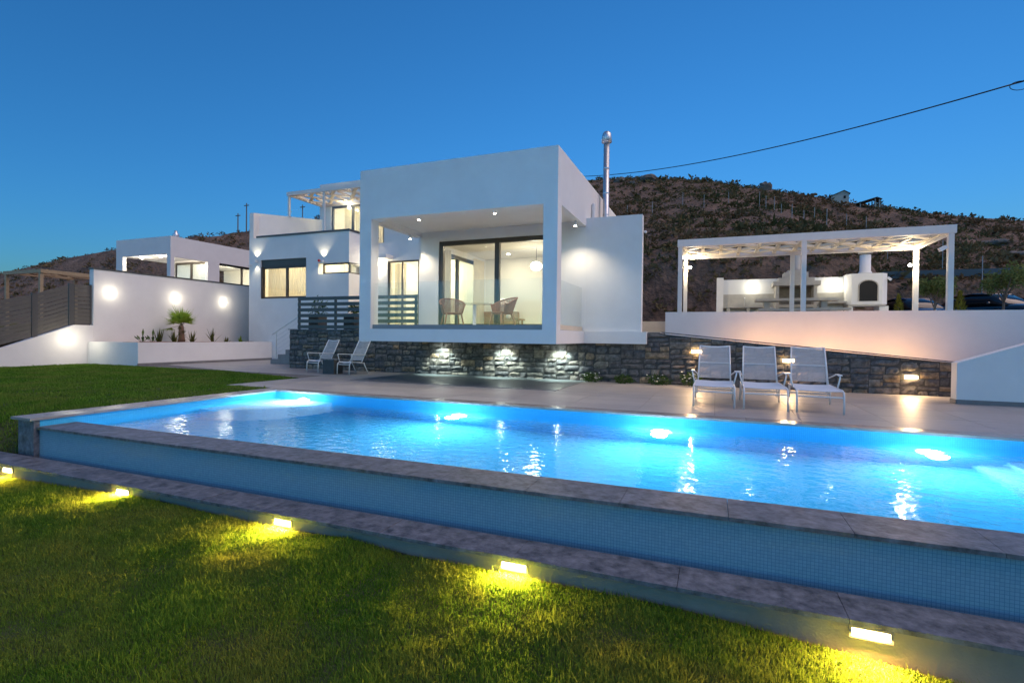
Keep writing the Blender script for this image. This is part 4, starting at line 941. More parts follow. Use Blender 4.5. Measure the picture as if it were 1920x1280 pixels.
def broad_plant(x, y, label):
    t = thing('broad_leaf_plant', label, 'plant', (x, y, 0.79), 'broad-leaved plants in the planter bed'); 
    for k, (a, tl, L) in enumerate(((0.2, 0.05, 0.5), (1.7, 0.8, 0.34), (3.3, 0.7, 0.36), (4.9, 0.9, 0.4), (5.8, 0.6, 0.3), (2.5, 1.1, 0.3))):
        v = Vector((math.cos(a)*math.sin(tl), math.sin(a)*math.sin(tl), math.cos(tl))); o = Vector((x, y, 0.77)); c = o+v*L*0.55
        MB().tube([o, c], 0.008, 5).build('stem', 'bark', t); w = Vector((-math.sin(a), math.cos(a), 0))
        V = np.array([[c-w*0.02, c+w*0.02, c+v*L*0.3+w*0.055, c+v*L*0.3-w*0.055, c+v*L*0.62]]); raw_leaf('leaf', V, [rnd.random()], 'broad', t)
broad_plant(-20.7, 13.15, 'leafy plant with one upright paddle leaf at the left end of the bed'); broad_plant(-20.8, 13.6, 'dark leafy plant beside the leftmost spiky plant')
# flowering shrubs along the stone wall
fl_l = ['small white-flowered shrub at the foot of the stone wall below the fin wall', 'low green bush at the stone wall foot, second from the box', 'pale flowered bush at the stone wall foot, third from the box', 'flowering shrub at the stone wall foot just left of the loungers']
for i, (x, r, h) in enumerate(((-3.1, 0.24, 0.26), (-2.25, 0.24, 0.22), (-1.37, 0.30, 0.26), (-0.55, 0.28, 0.36))):
    t = thing('flower_shrub', fl_l[i], 'shrub', (x, 13.66, 0), 'shrubs along the stone wall'); shrub(t, (x, 13.66, h*0.45), r, h, 420, 'broad', 0.022, 0.06)
    if i != 1:
        b = MB()
        for k in range(16 if i != 2 else 10): a = rnd.uniform(0, 2*PI); q = r*rnd.uniform(0.3, 1); b.ball((x+q*math.cos(a), 13.62+q*math.sin(a)*0.8-0.03, h*rnd.uniform(0.4, 1.0)), 0.022, 6, 4, (1, 1, 0.6))
        b.build('blossoms', 'flower', t)['kind'] = 'stuff'

# ================================================================== furniture
def rounded(path, r, n=5):
    """round the inner corners of a polyline"""
    out = [Vector(path[0])]
    for i in range(1, len(path)-1):
        a, b, c = Vector(path[i-1]), Vector(path[i]), Vector(path[i+1]); d1 = (a-b); d2 = (c-b); q = min(r, d1.length*0.45, d2.length*0.45)
        p1, p2 = b+d1.normalized()*q, b+d2.normalized()*q
        for k in range(n+1): t = k/n; out.append(p1*(1-t)**2+b*2*t*(1-t)+p2*t*t)
    out.append(Vector(path[-1])); return out
def cords(b, a0, a1, b0, b1, n, r=0.004, sag=0.0, gap=None):
    for k in range(n):
        t = (k+0.5)/n; p, q = Vector(a0).lerp(Vector(a1), t), Vector(b0).lerp(Vector(b1), t); m = (p+q)/2-Vector((0, 0, sag)); b.tube([p, m, q], r, 4, caps=False)
def lounger(label):
    t = thing('sun_lounger', label, 'sun lounger', (0, 0, 0), 'sun loungers by the pool'); W = 0.335; R = 0.014
    for s in (-1, 1):
        MB().sm().tube(rounded([(s*W, 0, 0), (s*W, 0.015, 0.345), (s*W, 0.2, 0.375), (s*W, 1.45, 0.36)], 0.07), R, 8).build('side_rail', 'white_metal', t)
        MB().sm().tube([(s*W, 1.32, 0.36), (s*(W+0.01), 1.42, 0.0)], R, 8).build('rear_leg', 'white_metal', t)
        MB().sm().tube(rounded([(s*W, 0.62, 0.365), (s*(W+0.05), 0.66, 0.57), (s*(W+0.05), 1.02, 0.59), (s*(W-0.02), 1.36, 0.50)], 0.06), 0.013, 8).build('armrest', 'white_metal', t)
        MB().box(s*(W+0.05)-0.028, s*(W+0.05)+0.028, 0.64, 1.0, 0.585, 0.60).build('arm_pad', 'white_metal', t)
        MB().sm().tube([(s*(W-0.035), 1.33, 0.375), (s*(W-0.055), 1.68, 1.06)], R, 8).build('back_rail', 'white_metal', t)
        MB().sm().tube([(s*(W-0.05), 1.55, 0.8), (s*(W-0.02), 1.42, 0.1)], 0.009, 6).build('back_prop', 'white_metal', t)
    MB().sm().tube(rounded([(-W+0.055, 1.68, 1.055), (-0.1, 1.685, 1.035), (0.1, 1.685, 1.035), (W-0.055, 1.68, 1.055)], 0.1), R, 8).build('back_top', 'white_metal', t)
    MB().tube([(-W, 0.02, 0.27), (W, 0.02, 0.27)], 0.012, 8).build('front_bar', 'white_metal', t); MB().tube([(-W, 1.36, 0.2), (W, 1.36, 0.2)], 0.012, 8).build('rear_bar', 'white_metal', t)
    b = MB(); MB().tube([(-W+0.045, 1.50, 0.72), (W-0.045, 1.50, 0.72)], 0.010, 6).build('back_bar', 'white_metal', t)
    cords(b, (-W+0.037, 1.36, 0.42), (-W+0.054, 1.675, 1.04), (W-0.037, 1.36, 0.42), (W-0.054, 1.675, 1.04), 34, 0.0055); b.build('back_cords', 'cord', t)
    b = MB(); cords(b, (-W, 0.06, 0.365), (-W, 1.30, 0.372), (W, 0.06, 0.365), (W, 1.30, 0.372), 72, 0.0065, 0.012); b.build('seat_cords', 'cord', t)
    return t
L0 = lounger('white cord sun lounger on the left of three by the pool'); L0.location = (-0.02, 9.62, 0)
dup(L0, (0.80, 9.65, 0), 0, 'white cord sun lounger in the middle of three by the pool'); dup(L0, (1.60, 9.63, 0), -0.03, 'white cord sun lounger on the right of three by the pool')
def armchair(label):
    t = thing('garden_armchair', label, 'chair', (0, 0, 0), 'garden armchairs by the stone wall'); W = 0.25; R = 0.015
    for s in (-1, 1):
        MB().sm().tube(rounded([(s*W, 0, 0), (s*W, 0.01, 0.33), (s*W, 0.10, 0.375), (s*W, 0.62, 0.33)], 0.07), R, 8).build('side_rail', 'white_metal', t)
        MB().sm().tube([(s*W, 0.58, 0.34), (s*W, 0.78, 0.0)], R, 8).build('rear_leg', 'white_metal', t)
        MB().sm().tube([(s*W, 0.50, 0.36), (s*(W-0.01), 0.88, 1.02)], R, 8).build('back_rail', 'white_metal', t)
        MB().sm().tube(rounded([(s*(W+0.01), 0.10, 0.375), (s*(W+0.03), 0.04, 0.61), (s*(W+0.02), 0.64, 0.58)], 0.04), 0.013, 8).build('armrest', 'white_metal', t)
    MB().sm().tube(rounded([(-W+0.01, 0.88, 1.015), (-0.08, 0.875, 0.99), (0.08, 0.875, 0.99), (W-0.01, 0.88, 1.015)], 0.1), R, 8).build('back_top', 'white_metal', t)
    MB().tube([(-W, 0.03, 0.30), (W, 0.03, 0.30)], 0.011, 8).build('front_bar', 'white_metal', t)
    b = MB(); cords(b, (-W, 0.53, 0.41), (-W+0.01, 0.87, 1.0), (W, 0.53, 0.41), (W-0.01, 0.87, 1.0), 36, 0.0056); b.build('back_cords', 'cord', t)
    b = MB(); cords(b, (-W, 0.05, 0.36), (-W, 0.52, 0.36), (W, 0.05, 0.36), (W, 0.52, 0.36), 30, 0.0065, 0.012); b.build('seat_cords', 'cord', t)
    return t
A0 = armchair('white cord garden armchair on the right of the dark side table'); A0.location = (-10.36, 12.36, 0); A0.rotation_euler = (0, 0, -0.12)
dup(A0, (-11.78, 12.62, 0), -0.10, 'white cord garden armchair on the left of the dark side table')
sb = thing('side_table', 'dark grey block side table between two garden armchairs', 'table', (-10.86, 12.5, 0))
MB().prism([(-11.08, 12.3), (-10.66, 12.3), (-10.66, 12.7), (-11.08, 12.7)], 'z', 0.002, 0.42).build('base', 'pot', sb)
MB().box(-11.09, -10.65, 12.29, 12.71, 0.421, 0.45).build('table_top', 'slate', sb)
def wicker_chair(label):
    t = thing('wicker_chair', label, 'chair', (0, 0, 0), 'wicker chairs on the box terrace')
    for sx in (-1, 1):
        MB().sm().tube([(sx*0.20, -0.17, 0.42), (sx*0.28, -0.24, 0.0)], [0.024, 0.014], 8).build('leg', 'wood', t); MB().sm().tube([(sx*0.20, 0.17, 0.42), (sx*0.28, 0.26, 0.0)], [0.024, 0.014], 8).build('leg', 'wood', t)
    MB().sm().lathe([(0.0, 0.40), (0.25, 0.405), (0.28, 0.43), (0.27, 0.455), (0.0, 0.46)], (0, 0, 0), 24).build('seat', 'wicker', t)
    def shell(u, v):
        a = u*PI*0.5*1.28; top = 0.66+0.20*max(0, math.cos(a*0.95))**0.7; z = 0.44+(top-0.44)*v; r = 0.275+0.07*v
        return (r*math.sin(a), r*math.cos(a)*0.95+0.10*v*max(0, math.cos(a)), z)
    b = MB()
    for i in range(33): u = -1+2*i/32; b.tube([shell(u, v) for v in (0, 0.35, 0.7, 1.0)], 0.0085, 4, caps=False)
    for k in range(1, 13): v = k/13; b.tube([shell(-1+2*i/20, v) for i in range(21)], 0.0085, 4, caps=False)
    b.build('woven_back', 'wicker', t)
    MB().sm().tube([shell(-1+2*i/28, 1.0) for i in range(29)], 0.016, 8).build('rim', 'wicker', t)
    for u in (-1, 1): MB().sm().tube([shell(u, v) for v in (0, 0.5, 1)], 0.014, 8).build('arm_post', 'wicker', t)
    return t
W0 = wicker_chair('brown wicker armchair on the left of the terrace table'); W0.location = (-6.95, 12.85, 1.376); W0.rotation_euler = (0, 0, 0.75); W0.scale = (1.05, 1.05, 1.05)
W1 = dup(W0, (-5.42, 12.85, 1.376), -0.55, 'brown wicker armchair on the right of the terrace table'); W1.scale = (1.05, 1.05, 1.05)

# ================================================================== pergola terrace
pg = thing('pergola', 'large white flat pergola with a diamond lattice roof on the upper patio', 'pergola', (2.2, 17.3, 1.85))
for x, y in ((-1.02, 16.08), (2.22, 16.08), (5.46, 16.08), (-1.0, 18.6), (2.25, 18.6), (5.5, 18.6)): MB().box(x-0.06, x+0.06, y-0.06, y+0.06, 1.851, 3.92).build('post', 'pergola', pg)
for y0, y1 in ((16.0, 16.15), (18.54, 18.68)): MB().box(-1.10, 5.56, y0, y1, 3.921, 4.13).build('beam', 'pergola', pg)
for x0, x1 in ((-1.10, -0.96), (5.42, 5.56)): MB().box(x0, x1, 16.151, 18.539, 3.921, 4.13).build('beam', 'pergola', pg)
lattice(pg, -0.95, 5.41, 16.16, 18.53, 4.03, 4, 1.06, 'lattice', 0.07, 0.17)
ps = ['small warm spot on the left rear pergola post', 'small warm spot on the right rear pergola post']
for i, (x, z, dx) in enumerate(((-0.90, 3.62, 1), (5.36, 3.45, -1))):
    t = thing('pergola_spot', ps[i], 'spotlight', (x, 18.5, z), 'spots on the pergola posts')
    MB().tube([(x-dx*0.04, 18.56, z), (x+dx*0.03, 18.48, z)], 0.018, 8).build('arm', 'white_plastic', t); MB().sm().ball((x+dx*0.05, 18.45, z), 0.045, 12, 8).build('bulb', 'white_lens', t)
    lamp('POINT', t, (x+dx*0.14, 18.38, z), 28, (1.0, 0.80, 0.50), size=0.04)
t = thing('pergola_spot', 'unlit white spot on the right front pergola post', 'spotlight', (5.38, 16.0, 3.55), 'spots on the pergola posts')
MB().tube([(5.41, 16.06, 3.58), (5.33, 16.02, 3.57)], 0.015, 8).build('arm', 'white_plastic', t); MB().bar((5.35, 16.02, 3.58), (5.2, 15.98, 3.50), 0.08, 0.09).build('housing', 'white_plastic', t)
# barbecue wall, grill, oven, stone table
bk = thing('outdoor_kitchen', 'long white outdoor kitchen with sink counter against a white wall under the pergola', 'outdoor kitchen', (2.6, 21.3, 1.85))
MB().box(0.0, 0.24, 20.85, 21.45, 1.851, 3.50).build('end_wall', 'stucco', bk); MB().box(0.241, 4.2, 21.3, 21.45, 1.851, 3.46).build('back_wall', 'stucco', bk)
MB().box(0.242, 4.2, 21.28, 21.299, 2.42, 2.90).build('splashback', 'concrete', bk); MB().box(0.242, 1.75, 20.75, 21.279, 2.36, 2.42).build('counter', 'concrete', bk); MB().box(3.45, 4.2, 20.75, 21.279, 2.50, 2.56).build('counter', 'concrete', bk)
for x in (0.42, 1.1, 1.68, 3.5): MB().box(x-0.06, x+0.06, 20.8, 21.27, 1.851, 2.359).build('support', 'concrete', bk)
MB().sm().tube(rounded([(0.98, 21.2, 2.42), (0.98, 21.2, 2.75), (0.98, 21.0, 2.75), (0.98, 21.0, 2.66)], 0.06), 0.014, 8).build('tap', 'steel', bk)
for i, x in enumerate((1.26, 3.86)): wall_lamp(x, 21.3, 3.16, ['lamp on the outdoor kitchen wall left of the grill', 'lamp on the outdoor kitchen wall between grill and oven'][i], 3, 'lamps on the outdoor kitchen wall', (0, -1, 0), (1.0, 0.92, 0.68))
gr = thing('barbecue_grill', 'stone barbecue with stepped hood and round chimney', 'barbecue', (2.6, 20.9, 1.85))
for xa, xb in ((1.98, 2.08), (3.16, 3.26)): MB().box(xa, xb, 20.55, 21.27, 1.851, 3.12).build('cheek', 'concrete', gr)
MB().box(2.081, 3.159, 21.1, 21.27, 1.851, 3.12).build('fire_back', 'firebrick', gr); MB().box(2.081, 3.159, 20.55, 21.099, 2.35, 2.45).build('grill_shelf', 'concrete', gr)
for z0, z1, hw, y0 in ((3.121, 3.27, 0.74, 20.47), (3.271, 3.40, 0.56, 20.55), (3.401, 3.60, 0.38, 20.62), (3.601, 3.68, 0.26, 20.68)): MB().box(2.62-hw, 2.62+hw, y0, 21.27, z0, z1).build('hood_step', 'concrete', gr)
MB().sm().lathe([(0.16, 0), (0.14, 0.05), (0.14, 0.66)], (2.66, 20.98, 3.681), 20).build('chimney', 'concrete', gr); MB().sm().lathe([(0.05, 0.0), (0.05, 0.06), (0.24, 0.07), (0.26, 0.10), (0.10, 0.16), (0.0, 0.20)], (2.66, 20.98, 4.342), 20).build('cowl', 'concrete', gr)
ov = thing('bread_oven', 'white domed-door bread oven with round chimney beside the kitchen wall', 'oven', (4.85, 20.9, 1.85))
ox0, ox1 = 4.33, 5.22
arch = [(4.53, 2.55), (4.53, 3.05)]+[(4.81+0.28*math.cos(a), 3.05+0.22*math.sin(a)) for a in np.linspace(PI, 0, 11)][1:]+[(5.09, 2.55)]
MB().prism([(ox0, 20.75), (ox1, 20.75), (5.40, 20.95), (5.40, 21.45), (4.205, 21.45), (4.205, 20.95)], 'z', 2.44, 3.50).build('body', 'stucco', ov)
MB().prism([(q[0], q[1]) for q in arch], 'y', 20.735, 20.749).build('arched_door', 'dark_in', ov)
ring = MB(); ring.tube([(q[0], 20.735, q[1]) for q in arch], 0.022, 6); ring.build('door_arch', 'concrete', ov)
MB().box(4.22, 5.30, 20.68, 21.4, 2.38, 2.439).build('slab', 'concrete', ov)
for xa, xb in ((4.25, 4.38), (5.14, 5.40)): MB().box(xa, xb, 20.75, 21.4, 1.851, 2.379).build('support', 'stucco', ov)
MB().sm().lathe([(0.22, 0), (0.19, 0.08), (0.165, 0.10), (0.165, 0.66)], (4.78, 21.05, 3.501), 20).build('chimney', 'stucco', ov); MB().sm().lathe([(0.05, 0), (0.05, 0.05), (0.20, 0.05), (0.22, 0.08), (0.22, 0.11), (0.09, 0.15), (0.08, 0.21), (0.0, 0.27)], (4.78, 21.05, 4.162), 20).build('cowl', 'concrete', ov)
MB().bar((5.40, 20.9, 3.35), (5.48, 20.82, 3.26), 0.05, 0.07).build('oven_lamp', 'white_plastic', ov)
tb2 = thing('stone_table', 'long stone picnic table in front of the barbecue', 'table', (2.5, 19.6, 1.85))
MB().box(1.25, 3.72, 19.25, 20.0, 2.50, 2.585).build('table_top', 'concrete', tb2)
for x in (1.6, 3.3): MB().box(x-0.09, x+0.09, 19.45, 19.8, 1.851, 2.499).build('leg', 'concrete', tb2)
for i, y in enumerate((18.85, 20.2)):
    t = thing('stone_bench', ['stone bench on the near side of the picnic table', 'stone bench on the far side of the picnic table'][i], 'bench', (2.5, y, 1.85), 'stone benches'); MB().box(1.3, 3.9, y-0.17, y+0.17, 2.15, 2.22).build('seat', 'concrete', t)
    for x in (1.7, 3.4): MB().box(x-0.08, x+0.08, y-0.12, y+0.12, 1.851, 2.149).build('leg', 'concrete', t)

# ================================================================== right background: trees, cars, rail
def small_tree(x, y, z, hgt, cr, label, m='olive', n=1500):
    t = thing('young_tree', label, 'tree', (x, y, z), 'young trees on the upper patio'); top = Vector((x+0.05, y, z+hgt*0.55))
    tk = MB(); tk.tube([(x, y, z-0.05), (x+0.03, y, z+hgt*0.25), tuple(top)], [0.05, 0.04, 0.03], 8)
    ends = []
    for k in range(7):
        a = 2.4*k; e = top+Vector((math.cos(a)*cr*0.6, math.sin(a)*cr*0.6, hgt*rnd.uniform(0.1, 0.35))); s0 = Vector((x+0.03, y, z+hgt*rnd.uniform(0.3, 0.5))); tk.tube([s0, s0.lerp(e, 0.5)+Vector((0, 0, 0.05)), e], [0.022, 0.016, 0.008], 6); ends.append(e)
    tk.sm().build('trunk', 'bark', t)
    Q = []; 
    for e in ends+[top+Vector((0, 0, hgt*0.2))]:
        k = n//8; d = nrs.normal(0, 1, (k, 3)); d /= np.linalg.norm(d, axis=1)[:, None]; Q.append(np.array(e)+d*(nrs.uniform(0.1, 1, (k, 1))**0.7)*np.array([cr*0.42, cr*0.42, hgt*0.19]))
    Q = np.concatenate(Q); k = len(Q); a = nrs.normal(0, 1, (k, 3)); a = a/np.linalg.norm(a, axis=1)[:, None]*0.11; b = np.cross(a, nrs.normal(0, 1, (k, 3))); b = b/(np.linalg.norm(b, axis=1)[:, None]+1e-6)*0.022
    leaf_mesh('crown', Q, a, b, np.clip(nrs.normal(0.45, 0.3, k), 0, 1), m, t)
small_tree(7.35, 23.0, 1.85, 1.75, 0.62, 'young olive tree framed by the right bay of the pergola')
small_tree(9.3, 23.0, 1.85, 2.05, 0.72, 'young olive tree in front of the black car at right')
def conifer(x, y, z, h, r, label):
    t = thing('conifer_shrub', label, 'shrub', (x, y, z), 'golden conifers'); MB().tube([(x, y, z-0.02), (x, y, z+h*0.6)], [0.03, 0.015], 6).build('trunk', 'bark', t)
    n = 700; u = nrs.uniform(0, 1, n)**1.4; a = nrs.uniform(0, 2*PI, n); rr = r*(1-u)*nrs.uniform(0.5, 1.1, n)+0.02; Q = np.stack([x+rr*np.cos(a), y+rr*np.sin(a), z+0.05+u*h], 1)
    A_ = np.stack([np.cos(a)*0.05, np.sin(a)*0.05, np.full(n, 0.08)], 1)+nrs.normal(0, 0.015, (n, 3)); B_ = np.stack([-np.sin(a)*0.014, np.cos(a)*0.014, np.zeros(n)], 1); leaf_mesh('crown', Q, A_, B_, nrs.uniform(0, 1, n), 'conifer', t)
conifer(6.30, 23.0, 1.85, 1.0, 0.22, 'small golden conifer between the oven and the right rear pergola post'); conifer(8.12, 23.0, 1.85, 1.08, 0.30, 'golden conifer just right of the pergola')
def car(x, y, z, rz, pm, label, suv=True):
    t = thing('parked_car', label, 'car', (0, 0, 0), 'cars parked above the patio'); h = 0.16 if suv else 0.0
    def loft(secs):
        b = MB(); n = len(secs[0])
        for s_ in secs: b.v += s_
        for i in range(len(secs)-1):
            for j in range(n): b.f.append((i*n+j, i*n+(j+1) % n, (i+1)*n+(j+1) % n, (i+1)*n+j))
        b.f.append(tuple(range(n))[::-1]); b.f.append(tuple((len(secs)-1)*n+j for j in range(n))); return b.sm()
    def ring(yy, w, z0, z1, k=14, pw=3.2):
        out = []
        for j in range(k):
            a = 2*PI*j/k; c, s_ = math.cos(a), math.sin(a); q = (abs(c)**pw+abs(s_)**pw)**(-1/pw); out.append((c*q*w, yy, (z0+z1)/2+s_*q*(z1-z0)/2))
        return out
    loft([ring(-2.15, 0.70, 0.35, 0.70+h), ring(-2.0, 0.85, 0.27, 0.84+h), ring(-1.2, 0.90, 0.24, 0.96+h), ring(0, 0.91, 0.22, 0.98+h), ring(1.5, 0.90, 0.24, 0.98+h), ring(2.05, 0.84, 0.30, 0.92+h), ring(2.15, 0.74, 0.38, 0.82+h)]).build('body', pm, t)
    loft([ring(-1.25, 0.74, 0.85+h, 0.97+h), ring(-0.55, 0.70, 0.85+h, 1.42+h), ring(0.3, 0.70, 0.85+h, 1.47+h), ring(1.3, 0.68, 0.85+h, 1.40+h), ring(1.95, 0.70, 0.85+h, 0.98+h)]).build('cabin_glass', mat('tinted_glass', (0.015, 0.02, 0.025), 0.06), t)
    loft([ring(-0.50, 0.62, 1.36+h, 1.44+h, 14, 4), ring(0.3, 0.66, 1.40+h, 1.50+h, 14, 4), ring(1.25, 0.60, 1.34+h, 1.43+h, 14, 4)]).build('roof', pm, t)
    for sx in (-1, 1):
        for yy in (-1.35, 1.35):
            w_ = MB().sm().tube([(sx*0.70, yy, 0.32), (sx*0.91, yy, 0.32)], 0.32, 18).build('wheel', 'rubber', t); MB().tube([(sx*0.90, yy, 0.32), (sx*0.925, yy, 0.32)], 0.2, 14).build('rim', 'steel', w_)
        MB().sm().ball((sx*0.62, -2.02, 0.68+h*0.6), 0.12, 10, 6, (1.2, 0.5, 0.6)).build('headlight', 'white_plastic', t); MB().sm().ball((sx*0.98, -0.75, 0.98+h), 0.09, 8, 6, (1.1, 0.7, 0.7)).build('mirror', pm, t)
    t.location = (x, y, z); t.rotation_euler = (0, 0, rz)
car(8.55, 29.5, 1.75, 0.25, paint('blue_paint', (0.01, 0.03, 0.09)), 'dark blue car partly hidden behind the right pergola posts', False)
car(11.5, 29.5, 1.75, 0.5, paint('black_paint', (0.008, 0.009, 0.01)), 'black car parked at the right behind the young olive tree')
car(13.45, 29.0, 1.75, 0.2, paint('red_paint', (0.35, 0.012, 0.012)), 'red car cut off by the right edge of the picture', False)
gd = thing('guard_rail', 'dark blue-grey rail running along the road on the slope at right', 'rail', (14, 37, 4.5))
pts = [on_y(px, py, 36.5) for px, py in ((1575, 519), (1660, 516), (1790, 512), (1920, 509), (2080, 504))]
for i in range(len(pts)-1): MB().bar(pts[i], pts[i+1], 0.08, 0.42).build('rail_board', mat('rail_paint', (0.06, 0.075, 0.09), 0.5) if i == 0 else bpy.data.materials['rail_paint'], gd)
for q in pts:
    for dx in (0, 1.9): 
        g0 = hill_z(q.x+dx, q.y+0.08); MB().box(q.x+dx-0.05, q.x+dx+0.05, q.y+0.05, q.y+0.12, g0-0.3, max(g0+0.1, q.z-0.05)).build('rail_post', 'alu', gd)
# fence posts on the hill
FP = [(1176, 392, 402), (1223, 378, 403), (1280, 361, 387), (1320, 365, 390), (1366, 360, 385), (1424, 360, 387), (1436, 367, 395), (1452, 369, 395), (1465, 384, 401), (1485, 383, 408), (1507, 394, 420), (1527, 389, 419), (1550, 391, 430), (1587, 401, 432), (1624, 406, 432), (1664, 440, 484), (1712, 430, 475), (1767, 450, 507), (1841, 480, 552)]
NTH = ['leftmost']+[w+' from left' for w in 'second third fourth fifth sixth seventh eighth ninth tenth eleventh twelfth thirteenth fourteenth fifteenth sixteenth seventeenth eighteenth'.split()]+['rightmost']
for kk, (px, yt, yb) in enumerate(FP):
    p = hill_hit(px, yb); d = ray(px, yt); top = d*(p.y/d.y); h = min(2.2, max(0.7, top.z+CAM_H-p.z))
    o = MB().tube([(p.x, p.y, p.z-0.3), (p.x, p.y, p.z+h)], 0.022, 6).build('fence_post', 'post_metal'); tag(o, f'thin metal fence post on the scrubby hillside, {NTH[kk]} of the line', 'fence post', 'fence posts on the hillside')
# hut and open shelter on the crest
def hut():
    p = hill_hit(1572, 380); k = 0.72; x, y, z = p.x, p.y, p.z-0.25
    t = thing('hilltop_hut', 'small pale hut with a pitched roof on the hill crest', 'hut', (x, y, z))
    def S(q): return [(x+a_*k, z+b_*k) for a_, b_ in q]
    MB().prism(S([(-0.95, -0.4), (0.95, -0.4), (0.95, 1.2), (0.4, 1.55), (-0.95, 1.0)]), 'y', y-0.7, y+0.7).build('wall', 'concrete', t)
    MB().prism(S([(-1.1, 0.97), (0.4, 1.57), (1.1, 1.14), (1.1, 1.20), (0.4, 1.64), (-1.1, 1.03)]), 'y', y-0.8, y+0.8).build('roof', 'pot', t)
    MB().box(x+0.26, x+0.44, y-0.715, y-0.701, z+0.43, z+0.68).build('window', 'dark_in', t)
    p = hill_hit(1628, 389); x, y, z = p.x, p.y, p.z
    t = thing('hilltop_shelter', 'open-sided shelter with a tilted roof on the hill crest', 'shelter', (x, y, z))
    for dx, hh in ((-1.0, 0.45), (0.55, 0.85), (1.0, 0.75)):
        for yy in (-0.5, 0.5): MB().box(x+dx*k-0.04, x+dx*k+0.04, y+yy-0.04, y+yy+0.04, z-0.5, z+hh*k).build('post', 'concrete', t)
    MB().prism(S([(-1.3, 0.42), (0.7, 0.98), (1.25, 0.72), (1.25, 0.79), (0.7, 1.06), (-1.3, 0.5)]), 'y', y-0.65, y+0.65).build('roof', 'pot', t)
hut()
# power cable crossing the sky, with its coil at the right
pc = thing('power_cable', 'black overhead power cable crossing the sky to the upper right corner', 'cable', (8, 30, 10))
Pa, Pb = on_y(1085, 331, 44), on_y(1906, 156, 24); q = []
for i in range(41): t_ = i/40; v = Pa.lerp(Pb, t_); v.z -= 4*0.75*t_*(1-t_); q.append(v)
MB().sm().tube(q, 0.026, 6).build('wire', 'black_plastic', pc)
q = [on_y(1906, 156, 24), on_y(1990, 132, 22.5)]; MB().tube(q, 0.03, 6).build('wire', 'black_plastic', pc)
c = on_y(1912, 158, 24); MB().tube([(c.x+0.28*math.cos(a), c.y, c.z+0.16*math.sin(a)-0.05) for a in np.linspace(0, 4*PI, 40)], 0.012, 5).build('coil', 'black_plastic', pc)
# far poles left of the villa
for i, (px, yt, yb) in enumerate(((446, 400, 436), (462, 381, 433), (567, 384, 425))):
    p = hill_hit(px, yb+2); d = ray(px, yt); top = d*(p.y/d.y); z1 = top.z+CAM_H
    t = thing('utility_pole', ['short distant utility pole left of the villa', 'tall distant utility pole left of the villa', 'distant utility pole seen through the balcony glass'][i], 'pole', (p.x, p.y, p.z), 'distant utility poles')
    MB().tube([(p.x, p.y, p.z-0.5), (p.x, p.y, z1)], [0.07, 0.05], 8).build('shaft', 'bark', t); MB().box(p.x-0.35, p.x+0.35, p.y-0.04, p.y+0.04, z1-0.3, z1-0.22).build('crossarm', 'bark', t)

# ================================================================== neighbouring villa and pergola at left
nb = thing('neighbour_villa', 'white flat-roofed neighbouring villa behind the boundary wall at left', 'house', (-35, 25, 2))
NX0, NX1, NY, NT = -38.17, -32.72, 22.5, 7.43
p = MB(); p.panel('y', NY, NY+0.25, NX0, NX1, 2.0, NT, [(-37.5, -33.06, 3.4, 6.28)]); p.build('terrace_frame', 'stucco', nb)
p = MB(); p.panel('x', NX1-0.25, NX1, NY+0.252, 31, 2.0, NT, [(NY+0.252, 25.11, 3.4, 6.10), (26.0, 29.0, 3.8, 6.15)]); p.build('side_wall', 'stucco', nb)
MB().box(NX0, NX1-0.252, NY+0.252, 31, 6.35, NT-0.05).build('roof', 'stucco', nb); MB().box(NX0, NX1-0.252, NY+0.252, 31, 2.0, 3.38).build('floor_slab', 'stucco', nb)
p = MB(); p.panel('y', 25.4, 25.6, NX0, NX1-0.252, 3.381, 6.349, [(-37.6, -33.3, 3.45, 6.1)]) if False else p.box(-36.5, -33.02, 25.4, 25.6, 3.381, 6.349); p.build('back_wall', 'stucco', nb)
g_ = MB(); g_.panel('x', NX1-0.22, NX1-0.14, 26.0, 29.0, 3.8, 6.15, [(26.08, 27.9, 3.88, 6.0), (28.05, 28.92, 3.88, 6.0)]); fr_ = g_.build('window', 'bronze', nb)
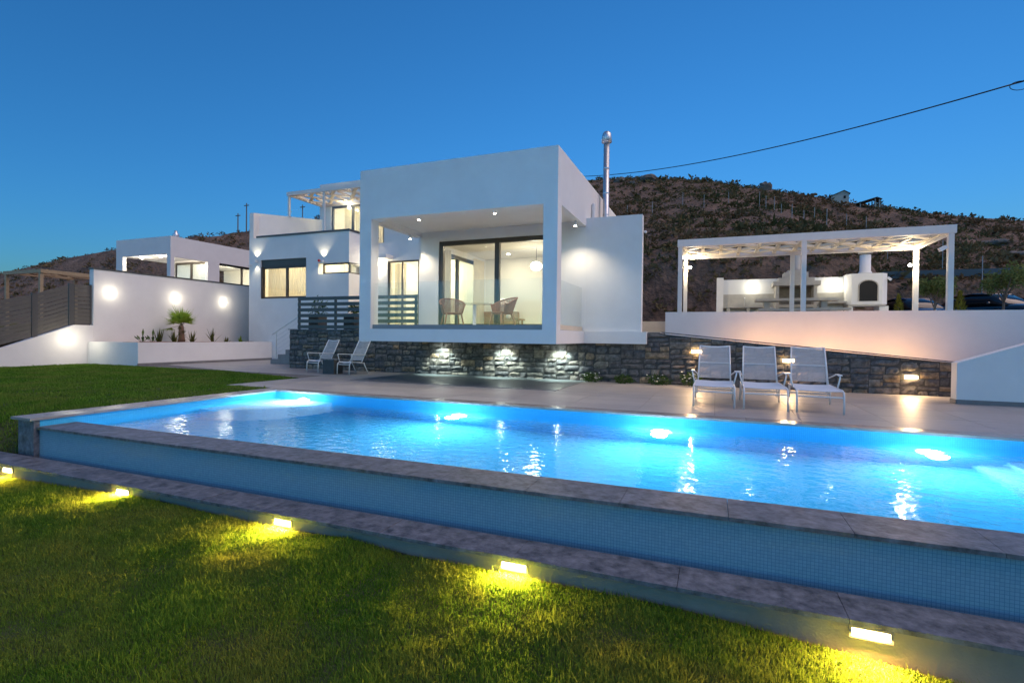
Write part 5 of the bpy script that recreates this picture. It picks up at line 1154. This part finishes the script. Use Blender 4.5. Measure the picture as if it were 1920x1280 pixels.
for ya, yb in ((26.08, 27.9), (28.05, 28.92)): MB().box(NX1-0.19, NX1-0.18, ya, yb, 3.88, 6.0).build('pane', 'pane', fr_)
g_ = MB(); g_.panel('y', 25.3, 25.38, -36.3, -33.1, 3.4, 6.2, [(-36.2, -34.75, 3.5, 6.05), (-34.6, -33.2, 3.5, 6.05)]); fr_ = g_.build('window', 'bronze', nb)
for xa, xb in ((-36.2, -34.75), (-34.6, -33.2)): MB().box(xa, xb, 25.33, 25.34, 3.5, 6.05).build('pane', 'pane', fr_)
b = MB(); b.box(-38, -33.0, 30.6, 30.8, 3.39, 6.34); b.build('room_wall', 'stucco_in', nb)
for dy in (26.9, 28.4): lamp('POINT', nb, (-34.6, dy, 5.6), 40, (1.0, 0.88, 0.66), size=0.2)
for i, (x, y) in enumerate(((-36.6, 23.2), (-34.7, 23.2), (-33.4, 24.4))):
    MB().tube([(x, y, 6.22), (x, y, 6.349)], 0.06, 12).build('ceiling_lamp', 'white_lens', nb); lamp('POINT', nb, (x, y, 6.1), 22, (1.0, 0.88, 0.68), size=0.05)
fl2 = MB().sm(); fl2.lathe([(0.12, 0), (0.12, 0.55), (0.2, 0.6), (0.22, 0.78), (0.1, 0.92), (0.10, 1.05), (0, 1.06)], (-35.8, 25, NT-0.05), 16); fl2.build('flue_pipe', 'steel', nb)
lp = thing('garden_pergola', 'wooden garden pergola behind the slat fence at far left', 'pergola', (-27, 14, 1.0))
for x, y in ((-27, 12.95), (-27, 15.6), (-29.6, 12.95), (-29.6, 15.6)): MB().box(x-0.06, x+0.06, y-0.06, y+0.06, 0.8, 3.70).build('post', 'tan', lp)
for y in (12.95, 15.6): MB().box(-29.8, -26.9, y-0.06, y+0.06, 3.701, 3.86).build('beam', 'tan', lp)
MB().box(-27.06, -26.94, 13.02, 15.53, 3.701, 3.86).build('beam', 'tan', lp)
lattice(lp, -29.6, -27.08, 13.05, 15.5, 3.78, 3, 1.1, 'tan', 0.07, 0.16)
lg = MB().box(-60, -22.2, 5, 29, -1.5, 0.9); lg = lg.build('side_garden', 'soil', origin=(0, 0, 0)); struct(lg)
